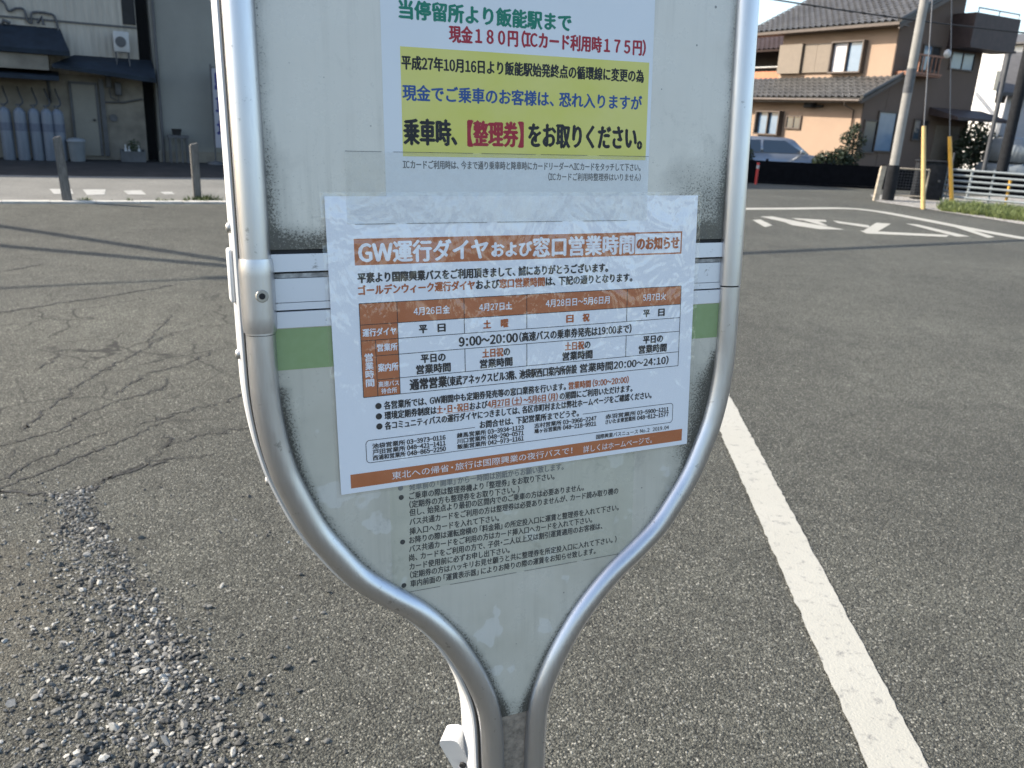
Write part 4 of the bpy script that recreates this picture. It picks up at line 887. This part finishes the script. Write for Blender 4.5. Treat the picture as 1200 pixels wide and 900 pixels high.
# panels with grime
def panel(name, v0, v1, grime, worn_dim, dz=-.0015, th=.0015, top_arc=False, nu=46, nv=90):
    mb = MB(); G = []
    def fn(a, b):
        v = v0 + (v1 - v0) * b; hw_ = half(v) - 3.0; u = uc(v) + (2 * a - 1) * hw_; G.append(grime(u, v, hw_ - 7 - abs(u - uc(v)))); return (u * mm_, -v * mm_, dz)
    mb.grid(fn, nu, nv, smooth=False); n_ = len(mb.v)
    mb.add([(x, y, z - th) for x, y, z in mb.v[:]], [tuple(i for i in f[::-1]) for f in mb.f[:]]); G += [0.0] * n_
    o = mb.build(name, M_PANEL, sign, {'grime': G, 'worn_dim': [worn_dim] * len(G)})
    if o.data.polygons[0].normal.z < 0: o.data.flip_normals()
    return o
sst = lambda a, b, x: (lambda t_: t_ * t_ * (3 - 2 * t_))(min(1, max(0, (x - a) / (b - a))))
def gr_up(u, v, e):
    g_ = .5 * sst(8, 0, e) + .95 * sst(-92, -76, v) + 0.62 * sst(-170, -92, v) * (sst(112, 165, u) + .55 * sst(-150, -178, u) + .25)
    return min(1.3, g_)
def gr_lo(u, v, e):
    g_ = .9 * sst(11 if v > 120 else 6, 0, e) * (1 if v > 20 else .3) + 1.0 * sst(34, 4, e) * sst(20, 50, v) * sst(135, 95, v) * (1 if u > 0 else .08) + .25 * sst(60, 0, abs(v - 58)) * sst(-150, -175, u)
    return min(1.3, g_ + .5 * sst(296, 322, v))
panel('upper_panel', -428, -73, gr_up, .0); panel('lower_panel', -24, 324, gr_lo, 1.0)
mb = MB(); mb.add([((uc(v) + s_ * (half(v) - 4)) * mm_, -v * mm_, -.0022) for v in (318, 345, 375, 420, 560) for s_ in (-1, 1)], [(2 * i, 2 * i + 1, 2 * i + 3, 2 * i + 2) for i in range(4)]); mb.build('filler', M_FILL, sign)
M_EDGE0 = mat('dirty_rail_lip', (.30, .295, .28), .6, var=.6, scale=160)
# rail across the joint
def rail(v0, v1, z0, z1, name='joint_rail', m_=None, r=.0004):
    mb = MB(); mb.box((-.1745, -v1 * mm_, z0), (.1885, -v0 * mm_, z1)); return mb.build(name, m_ or M_BAND, sign)
rail(-70, -58.3, -.004, -.0007); rail(-56.9, -54.0, -.004, -.0022, m_=M_EDGE0); rail(-53.6, -37.5, -.004, -.0019); rail(-37.1, -32.3, -.004, -.0016); rail(-31.2, -20.2, -.004, -.0008)
mb = MB(); mb.box((-.174, .0195, -.0055), (.188, .0705, -.00405)); mb.build('joint_backing', M_SEAM, sign)
mb = MB(); mb.box((-.177, .0702, -.0057), (.191, .0775, -.0031)); mb.build('joint_gap', M_SEAM, sign)
mb = MB(); mb.box((-.1762, -.0091, -.00145), (.191, .0196, -.0013)); mb.build('green_stripe', M_GREEN, sign)
# bracket behind the lower left and clamp on the right
mb = MB(); P = []
for cx, cy, a0 in ((.0035, .036, 0), (-.0035, .036, 90), (-.0035, -.06, 180), (.0035, -.06, 270)):
    for i in range(7): a_ = R_(a0 + 15 * i); P.append((cx + .0065 * math.cos(a_), cy + .0065 * math.sin(a_), -.008))
mb.prism(P, (0, 0, .017)); o = mb.build('bracket', M_STRIP, sign); o.location = (-.0225, -.3985, -.046); o.rotation_euler = (0, R_(-42), R_(24))
bb = MB(); bb.tube([(.003, .012, .009), (.003, .012, .0115)], .003, 12); bb.build('bolt', M_SEAM, o)
mb = MB(); mb.bbox((.0035, -.46, -.035), (.0385, -.384, -.0165), .004); mb.build('clamp', M_NAVY, sign)
# base plate on the ground and round head above (both outside the photograph)
bz = 1.3387 / .996
mb = MB(); mb.lathe([(.19, 0), (.19, .07), (.15, .10), (.05, .11)], (0, 0, 0), 32); o = mb.build('concrete_base', M_CONC, sign); o.matrix_parent_inverse = Matrix.Identity(4)
bpos = SM.inverted() @ Vector(tuple(Vector((-.0017, .6088, 1.3387)) - SV * bz)); o.matrix_basis = Matrix.Translation(bpos) @ SM.to_3x3().inverted().to_4x4()
# old printed rules on the lower panel
M_INKG = ink('faded_black_print', (.035, .035, .033), .5); M_INKF = ink('sun_bleached_print', (.19, .19, .185), .5)
SF = lambda z: (lambda x, y: (x * mm_, -y * mm_, z))
mb = MB(); fz = SF(-.00135)
OLD = [(106.4, -83, 46, '発車前の「開車」から一時間は別紙からお願い致します。', 1), (113.6, -83, 38, 'ご乗車の際は整理券機より「整理券」をお取り下さい。', 0), (120.5, -83, 7.2, '（定期券の方も整理券をお取り下さい。）', 0), (127.0, -83.2, 65, '但し、始発点より最初の区間内でのご乗車の方は必要ありません。', 0),
       (134.5, -83.3, 97.5, 'バス共通カードをご利用の方は整理券は必要ありませんが、カード読み取り機の', 0), (142.3, -83.5, -10.3, '挿入口へカードを入れて下さい。', 0), (149.5, -84, 98.5, 'お降りの際は運転席横の「料金箱」の所定投入口に運賃と整理券を入れて下さい。', 0),
       (156.7, -84.2, 73.5, 'バス共通カードをご利用の方はカード挿入口へカードを入れて下さい。', 0), (164.0, -84.4, 83.4, '尚、カードをご利用の方で、子供・二人以上又は割引運賃適用のお客様は、', 0), (171.4, -84.3, -1.1, 'カード使用前に必ずお申し出下さい。', 0), (178.4, -84, 97.4, '（定期券の方はハッキリお見せ願うと共に整理券を所定投入口に入れて下さい。）', 0), (185.8, -84, 77.5, '車内前面の「運賃表示器」によりお降りの際の運賃をお知らせ致します。', 0)]
for v, x0, x1, t_, f_ in OLD: text_run(mb, [(t_, f_)], x0, x1, v, 6.3, fz, .015)
def disc(mb, x, y, r, fn, mi=0, n=18): mb.add([fn(x + r * math.cos(2 * math.pi * i / n), y - r * math.sin(2 * math.pi * i / n)) for i in range(n)], [tuple(range(n))], mi)
for v in (113.8, 150, 186.2): disc(mb, -89.2, v, 2.0, fz)
disc(mb, -89.5, 106.3, 2.0, fz, 1); mb.build('printed_rules', [M_INKG, M_INKF], sign)
# clear film over the old rules
def sheet(mb, x0, y0, x1, y1, z): mb.add([(x0, y0, z), (x1, y0, z), (x1, y1, z), (x0, y1, z)], [(0, 1, 2, 3)])
def film(name, tint, rough, bscale, bstr, milk=.06, dist=.002, ior=1.45):
    k = NT(name); tr = k.n('ShaderNodeBsdfTransparent'); tr.inputs[0].default_value = (*tint, 1)
    gl = k.n('ShaderNodeBsdfGlossy'); gl.inputs['Roughness'].default_value = rough; gl.inputs[0].default_value = (1, 1, 1, 1)
    df = k.n('ShaderNodeBsdfDiffuse'); df.inputs[0].default_value = (.75, .75, .75, 1)
    nz = k.noise(bscale, 3, .6, dist=.8); st_ = k.n('ShaderNodeMapping'); st_.inputs['Scale'].default_value = (3.0, .7, 1); st_.inputs['Rotation'].default_value = (0, 0, .35); k.l(k.co, st_.inputs['Vector']); nz = k.math('ADD', nz, k.math('MULTIPLY', k.noise(bscale * 1.3, 4, .6, co=st_.outputs[0], dist=.6), .8)); bp = k.bump(nz, bstr, dist); k.l(bp, gl.inputs['Normal'])
    fr = k.n('ShaderNodeFresnel'); fr.inputs[0].default_value = ior; k.l(bp, fr.inputs['Normal'])
    ge = k.n('ShaderNodeNewGeometry'); fac = k.math('MULTIPLY', fr.outputs[0], k.math('SUBTRACT', 1.0, ge.outputs['Backfacing']))
    m1 = k.n('ShaderNodeMixShader'); k.l(fac, m1.inputs[0]); k.l(tr.outputs[0], m1.inputs[1]); k.l(gl.outputs[0], m1.inputs[2])
    m2 = k.n('ShaderNodeMixShader'); k.l(k.math('MULTIPLY', k.ramp(k.noise(bscale * 1.7, 4, .7), [(.35, .5), (.75, 1.6)]), milk), m2.inputs[0]); k.l(m1.outputs[0], m2.inputs[1]); k.l(df.outputs[0], m2.inputs[2])
    k.l(m2.outputs[0], k.out.inputs[0]); return k.m
M_FILM = film('clear_film', (.97, .98, .96), .12, 30, .25, .035); M_LAM = film('laminate', (.985, .985, .985), .07, 18, .42, .012, .010, 1.65); M_TAPE = film('greyed_tape', (.93, .93, .92), .22, 60, .3, .09)
mb = MB(); sheet(mb, -.098, -.1925, .112, -.0545, -.0012); mb.build('cover_film', M_FILM, sign)
M_EDGE = mat('film_edge_dirt', (.10, .098, .09), .9, var=.5, scale=300)
for a, b in ((-98, -60), (-52, 5), (12, 60), (66, 104)): mb = MB(); mb.box((a * mm_, -.19265, -.00114), (b * mm_, -.1923, -.00110)); mb.build('film_edge', M_EDGE, sign)

# ------------------------------------------------------------------ fare notice pasted on the upper panel
fare = thing('fare_notice', 'white bus fare poster with yellow block above the aluminium rail', 'notice', mw=SM)
k = NT('poster_paper'); k.setc(k.mixc(k.noise(25, 4), (.66, .68, .68), (.72, .735, .735))); k.p(Roughness=.3, Normal=k.bump(k.noise(16, 3), .15, .003)); M_POST2 = k.m
k = NT('yellow_print'); k.setc(k.mixc(k.ramp(k.noise(14, 4), [(.3, 0.), (.75, 1.)]), (.62, .58, .085), (.68, .62, .20))); k.p(Roughness=.35); M_YPRINT = k.m
I_GREEN = ink('green_print', (.02, .20, .13)); I_RED = ink('red_print', (.36, .03, .045)); I_BLACK = ink('black_print', (.022, .022, .024)); I_BLUE = ink('blue_print', (.035, .09, .26)); I_GREY = ink('grey_print', (.06, .06, .06))
mb = MB(); mb.box((-.0935, .1045, -.00148), (.1145, .345, -.00135)); mb.build('paper', M_POST2, fare)
mb = MB(); mb.box((-.0808, .1345, -.00134), (.1115, .2054, -.0013)); mb.build('yellow_block', M_YPRINT, fare)
fz = SF(-.00126)
mb = MB()
text_run(mb, [('当停留所より飯能駅まで', 0)], -80.7, 45.5, -228.6, 12.6, fz, .026); text_run(mb, [('現金１８０円（ICカード利用時１７５円）', 1)], -46.1, 107.6, -215.5, 11.6, fz, .022)
text_run(mb, [('平成27年10月16日より飯能駅始発終点の循環線に変更の為', 2)], -80, 107, -195.4, 9.6, fz, .022); text_run(mb, [('現金でご乗車のお客様は、恐れ入りますが', 3)], -79.8, 106.2, -176.2, 11.0, fz, .020)
text_run(mb, [('乗車時、', 2), ('【整理券】', 1), ('をお取りください。', 2)], -79.6, 107.4, -150.8, 18.5, fz, .034, .12)
text_run(mb, [('ICカードご利用時は、今まで通り乗車時と降車時にカードリーダーへICカードをタッチして下さい。', 4)], -81, 107.3, -129.1, 6.2, fz, .014); text_run(mb, [('（ICカードご利用時整理券はいりません）', 4)], 29.2, 107.7, -121.6, 6.0, fz, .012)
mb.build('printed_text', [I_GREEN, I_RED, I_BLACK, I_BLUE, I_GREY], fare)
mb = MB(); mb.box((-.0765, .171, -.00125), (-.07, .34, -.0012)); 
# strips of clear tape: one down the left, one across the foot
tp = thing('clear_tape', 'wide clear greyish tape across the foot of the fare poster', 'tape', mw=SM)
mb = MB(); sheet(mb, -.1215, .0890, .1135, .1372, .0006); mb.build('tape_strip', M_TAPE, tp)
for y, spans in ((.1372, ((-121, -96), (-88, -30), (-24, 18), (22, 60), (70, 113))), (.0891, ((-116, -88), (-80, -20), (-12, 40), (58, 96)))):
    for a, b in spans: mb = MB(); mb.box((a * mm_, y - .00016, .00063), (b * mm_, y + .00016, .00066)); mb.build('tape_edge', M_EDGE, tp)

# ------------------------------------------------------------------ laminated holiday timetable
ntc = thing('timetable_notice', 'laminated white holiday timetable notice with orange table taped over the sign', 'notice', mw=SM)
TL, TR, BL, BR = np.array([-136, -107.8]), np.array([160.5, -107.9]), np.array([-134.2, 104.9]), np.array([162.7, 100.4])
def PM(x, y):
    s_ = x / 296.5; t_ = y / 212.6; return (TL * (1 - s_) + TR * s_) * (1 - t_) + (BL * (1 - s_) + BR * s_) * t_
def nf(z):
    def f(x, y):
        p = PM(x, y); return (p[0] * mm_, -p[1] * mm_, z)
    return f
k = NT('notice_paper'); k.setc(k.mixc(k.noise(8, 3), (.78, .79, .81), (.83, .84, .855))); k.p(Roughness=.45); M_NOTICE = k.m
k = NT('orange_print'); k.setc(k.mixc(k.ramp(k.noise(30, 4), [(.3, 0.), (.8, 1.)]), (.42, .115, .030), (.49, .155, .05))); k.p(Roughness=.45); M_ORANGE = k.m
I_WHITE = ink('white_print', (.80, .80, .82)); I_ORANGE = ink('orange_ink', (.42, .11, .03)); I_BLK = ink('deep_black_print', (.014, .014, .016))
def rect(mb, x0, y0, x1, y1, fn, mi=0, n=8):
    vs = [fn(x0 + (x1 - x0) * i / n, y) for y in (y0, y1) for i in range(n + 1)]
    mb.add(vs, [(i + n + 1, i + n + 2, i + 1, i) for i in range(n)], mi)
def rrect(x0, y0, x1, y1, r, n=6):
    P = []
    for cx, cy, a0 in ((x1 - r, y0 + r, -90), (x1 - r, y1 - r, 0), (x0 + r, y1 - r, 90), (x0 + r, y0 + r, 180)):
        for i in range(n + 1): a = R_(a0 + 90 * i / n); P.append((cx + r * math.cos(a), cy + r * math.sin(a)))
    return P
mb = MB(); P = rrect(0, 0, 296.5, 212.6, .6); a = [nf(-.00035)(*p) for p in P]; mb.prism(a, (0, 0, .0003)); mb.build('paper', M_NOTICE, ntc)
z1, z2, z3 = nf(.00002), nf(.00008), nf(.00014)
mb = MB(); rect(mb, 18.3, 28.6, 240, 46.8, z1); mb.build('heading_bar', M_ORANGE, ntc)
mb = MB(); 
for r_ in ((240.01, 28.6, 283, 29.8), (240.01, 45.6, 283, 46.8), (281.8, 29.81, 283, 45.59)): rect(mb, *r_, z1)
mb.build('heading_frame', M_ORANGE, ntc)
mb = MB()
text_run(mb, [('GW運行ダイヤ', 0)], 21.5, 116.2, 38.0, 16.0, z2, .032); text_run(mb, [('および', 0)], 119.5, 151.2, 38.8, 12.0, z2, .03); text_run(mb, [('窓口営業時間', 0)], 152.6, 238.6, 38.0, 15.8, z2, .032)
text_run(mb, [('のお知らせ', 1)], 241.8, 280.2, 37.6, 10.8, z2, .034); mb.build('heading_text', [I_WHITE, I_ORANGE], ntc)
mb = MB()
text_run(mb, [('平素より国際興業バスをご利用頂きまして、誠にありがとうございます。', 0)], 19.8, 216, 55.5, 7.6, z2, .030)
text_run(mb, [('ゴールデンウィーク運行ダイヤ', 1), ('および', 0), ('窓口営業時間', 1), ('は、下記の通りとなります。', 0)], 19.8, 238, 64.2, 7.4, z2, .028)
mb.build('greeting_text', [I_BLK, I_ORANGE], ntc)
# table
X = [19.8, 46.8, 97.1, 147.2, 234.0, 284.2]; Y = [73.4, 88.6, 100.0, 111.6, 129.2, 141.3]
mb = MB(); rect(mb, X[0], Y[0], X[5], Y[1], z1); rect(mb, X[0], Y[1] + .001, X[1], Y[5], z1); mb.build('table_header', M_ORANGE, ntc)
mb = MB(); lw = .24
def hl(x0, x1, y): rect(mb, x0, y - lw, x1, y + lw, z2)
def vl(x, y0, y1): mb.add([z3(x - lw, y0), z3(x + lw, y0), z3(x + lw, y1), z3(x - lw, y1)], [(3, 2, 1, 0)])
for y in Y[:1] + Y[5:]: hl(X[0], X[5], y)
hl(X[0], X[5], Y[1]); hl(X[0], X[5], Y[2]); hl(30.2, X[5], Y[3]); hl(30.2, X[5], Y[4])
for x in (X[0], X[1], X[5]): vl(x, Y[0], Y[5])
for x in X[2:5]: vl(x, Y[0], Y[2]); vl(x, Y[3], Y[4])
vl(30.2, Y[2], Y[5]); mb.build('table_lines', I_BLK, ntc)
mb = MB()
def ct(t_, cx, y, wd, em, mi=0, bold=.02): text_run(mb, [(t_, mi)] if isinstance(t_, str) else t_, cx - wd / 2, cx + wd / 2, y, em, z3, bold)
ym = [(Y[i] + Y[i + 1]) / 2 for i in range(5)]
ct('4月26日金', 72.5, ym[0] + .2, 27, 6.4, 1, .012); ct('4月27日土', 122, ym[0] + .2, 26, 6.4, 1, .012); ct('4月28日日～5月6日月', 190.6, ym[0] + .2, 55, 6.6, 1, .012); ct('5月7日火', 259.2, ym[0] + .2, 21, 6.4, 1, .012)
for cx, a, b, mi in ((72.5, '平', '日', 0), (122, '土', '曜', 2), (190.6, '日', '祝', 2), (259.2, '平', '日', 0)): ct(a, cx - 7, ym[1], 5.8, 6.9, mi, .03); ct(b, cx + 7, ym[1], 5.6, 6.9, mi, .03)
text_run(mb, [('9:00～20:00', 0)], 92.8, 139.5, ym[2] + .2, 9.0, z3, .026); text_run(mb, [('（高速バスの乗車券発売は19:00まで）', 0)], 141.2, 238.5, ym[2] + .2, 7.8, z3, .022)
for cx, pre, mi in ((72.5, '平日の', 0), (122, None, 2), (190.6, None, 2), (259.2, '平日の', 0)):
    ct([('土日祝', 2), ('の', 0)] if pre is None else pre, cx, ym[3] - 4.0, 22 if pre is None else 18.5, 7.2, mi, .026); ct('営業時間', cx, ym[3] + 4.0, 26, 7.4, 0, .026)
text_run(mb, [('通常営業', 0)], 54.3, 82.5, ym[4], 9.0, z3, .028); text_run(mb, [('（東武アネックスビル3階、池袋駅西口案内所併設', 0)], 83, 190, ym[4] + .2, 7.8, z3, .022); text_run(mb, [('営業時間20:00～24:10）', 0)], 193, 274.5, ym[4] + .2, 7.8, z3, .022)
ct('運行ダイヤ', 33.4, ym[1], 24.0, 6.0, 1, .02); ct('営業所', 38.6, ym[2], 14.5, 5.8, 1, .018); ct('案内所', 38.6, ym[3], 14.5, 6.4, 1, .018); ct('高速バス', 38.6, ym[4] - 2.6, 15, 4.4, 1, .012); ct('待合所', 38.6, ym[4] + 2.6, 11.5, 4.4, 1, .012)
for i, ch in enumerate('営業時間'): ct(ch, 25.0, 112.2 + i * 6.2, 5.8, 6.2, 1, .02)
mb.build('table_text', [I_BLK, I_WHITE, I_ORANGE], ntc)
mb = MB()
for y in (148.7, 156.5, 164.1): disc(mb, 30.3, y, 2.35, z3)
text_run(mb, [('各営業所では、GW期間中も定期券発売等の窓口業務を行います。', 0), ('営業時間（9:00～20:00）', 1)], 34.5, 237.3, 148.8, 6.6, z3, .022)
text_run(mb, [('環境定期券制度は', 0), ('土・日・祝日', 1), ('および', 0), ('4月27日（土）～5月6日（月）', 1), ('の期間にご利用いただけます。', 0)], 34.6, 241, 156.5, 6.6, z3, .022)
rect(mb, 81, 160.0, 104, 160.35, z2, 1); rect(mb, 119, 160.0, 184, 160.35, z2, 1)
text_run(mb, [('各コミュニティバスの運行ダイヤにつきましては、各区市町村または弊社ホームページをご確認ください。', 0)], 34.5, 259.4, 164.2, 6.6, z3, .022)
text_run(mb, [('お問合せは、下記営業所までどうぞ。', 0)], 108, 192.3, 172.3, 6.4, z3, .022)
text_run(mb, [('国際興業バスニュース No.2  2019.04', 0)], 208.5, 277.6, 195.0, 4.3, z3, .012)
mb.build('body_text', [I_BLK, I_ORANGE], ntc)
mb = MB(); P = rrect(19.6, 173.6, 281, 191.2, 3); Q = rrect(20.05, 174.05, 280.55, 190.75, 2.6); n_ = len(P)
for i in range(n_):
    j = (i + 1) % n_
    if P[i][1] < 175 and P[j][1] < 175 and abs(P[i][0] - P[j][0]) > 50:           # the top line is broken for the words
        for xa, xb in ((22.6, 104), (196, 278)): rect(mb, xa, 173.6, xb, 174.05, z2)
        continue
    mb.add([z2(*P[i]), z2(*P[j]), z2(*Q[j]), z2(*Q[i])], [(0, 1, 2, 3)])
mb.build('contact_frame', I_BLK, ntc)
mb = MB()
for x0, xm, x1, rows in ((24.5, 49, 80.2, (('池袋営業所', '03-3973-0116'), ('戸田営業所', '048-421-1411'), ('西浦和営業所', '048-865-2250'))), (89.5, 113, 144.3, (('練馬営業所', '03-3934-1123'), ('川口営業所', '048-290-0571'), ('飯能営業所', '042-973-1161'))),
                         (153.6, 177, 208.2, (('志村営業所', '03-3966-2247'), ('鳩ヶ谷営業所', '048-218-9921'))), (216.8, 245, 276.6, (('赤羽営業所', '03-5900-1211'), ('さいたま東営業所', '048-812-1577')))):
    for i, (a, b) in enumerate(rows):
        y = 178.6 + 4.5 * i; text_run(mb, [(a, 0)], x0, xm, y, 4.3, z3, .022); text_run(mb, [(b, 0)], xm + 1.5, x1, y, 4.8, z3, .026)
mb.build('contact_text', I_BLK, ntc)
mb = MB(); rect(mb, 7.4, 198.2, 291, 208.8, z1); mb.build('footer_bar', M_ORANGE, ntc)
mb = MB(); text_run(mb, [('東北への帰省・旅行は国際興業の夜行バスで！', 0)], 38.2, 187, 203.5, 6.4, z2, .004); text_run(mb, [('詳しくはホームページで。', 0)], 197, 261.5, 204.2, 6.4, z2, .004); mb.build('footer_text', I_WHITE, ntc)
mb = MB(); P = rrect(-3.2, -2.6, 299.8, 214.6, 3.5); 
def ripple(a, b):
    x = -3.2 + 303 * a; y = -2.6 + 217.2 * b; q = PM(x, y)
    fold = math.exp(-((y - 34) / 38) ** 2) * (math.sin((x - 205) * .35 + (y - 40) * .02 * (x - 205) * .06) * math.exp(-((x - 205) / 60) ** 2) + .6 * math.sin(x * .17 + y * .05))
    z = .00032 + .00020 * (1 + fold) * .5 * min(1, 60 * a, 60 * (1 - a), 40 * b, 40 * (1 - b)) + .00006 * (1 + math.sin(x * .06 + 1.7 * math.sin(y * .045)))
    return (q[0] * mm_, -q[1] * mm_, z)
mb = MB(); mb.grid(lambda a, b: ripple(a, 1 - b), 170, 110); mb.build('laminate_film', M_LAM, ntc)
bpy.data.objects.remove(_fo); bpy.data.curves.remove(_fc)
# make sure the poster pieces all face the reader
for o in bpy.data.objects:
    if o.type == 'MESH' and o.parent in (fare, ntc, sign) and o.name.split('.')[0] in ('laminate_film','cover_film','printed_rules','printed_text','filler') or o.type == 'MESH' and o.parent in (fare, ntc) and len(o.data.polygons) and not any(abs(p.normal.z) < .5 for p in o.data.polygons[:3]):
        if o.data.polygons[0].normal.z < 0: o.data.flip_normals()
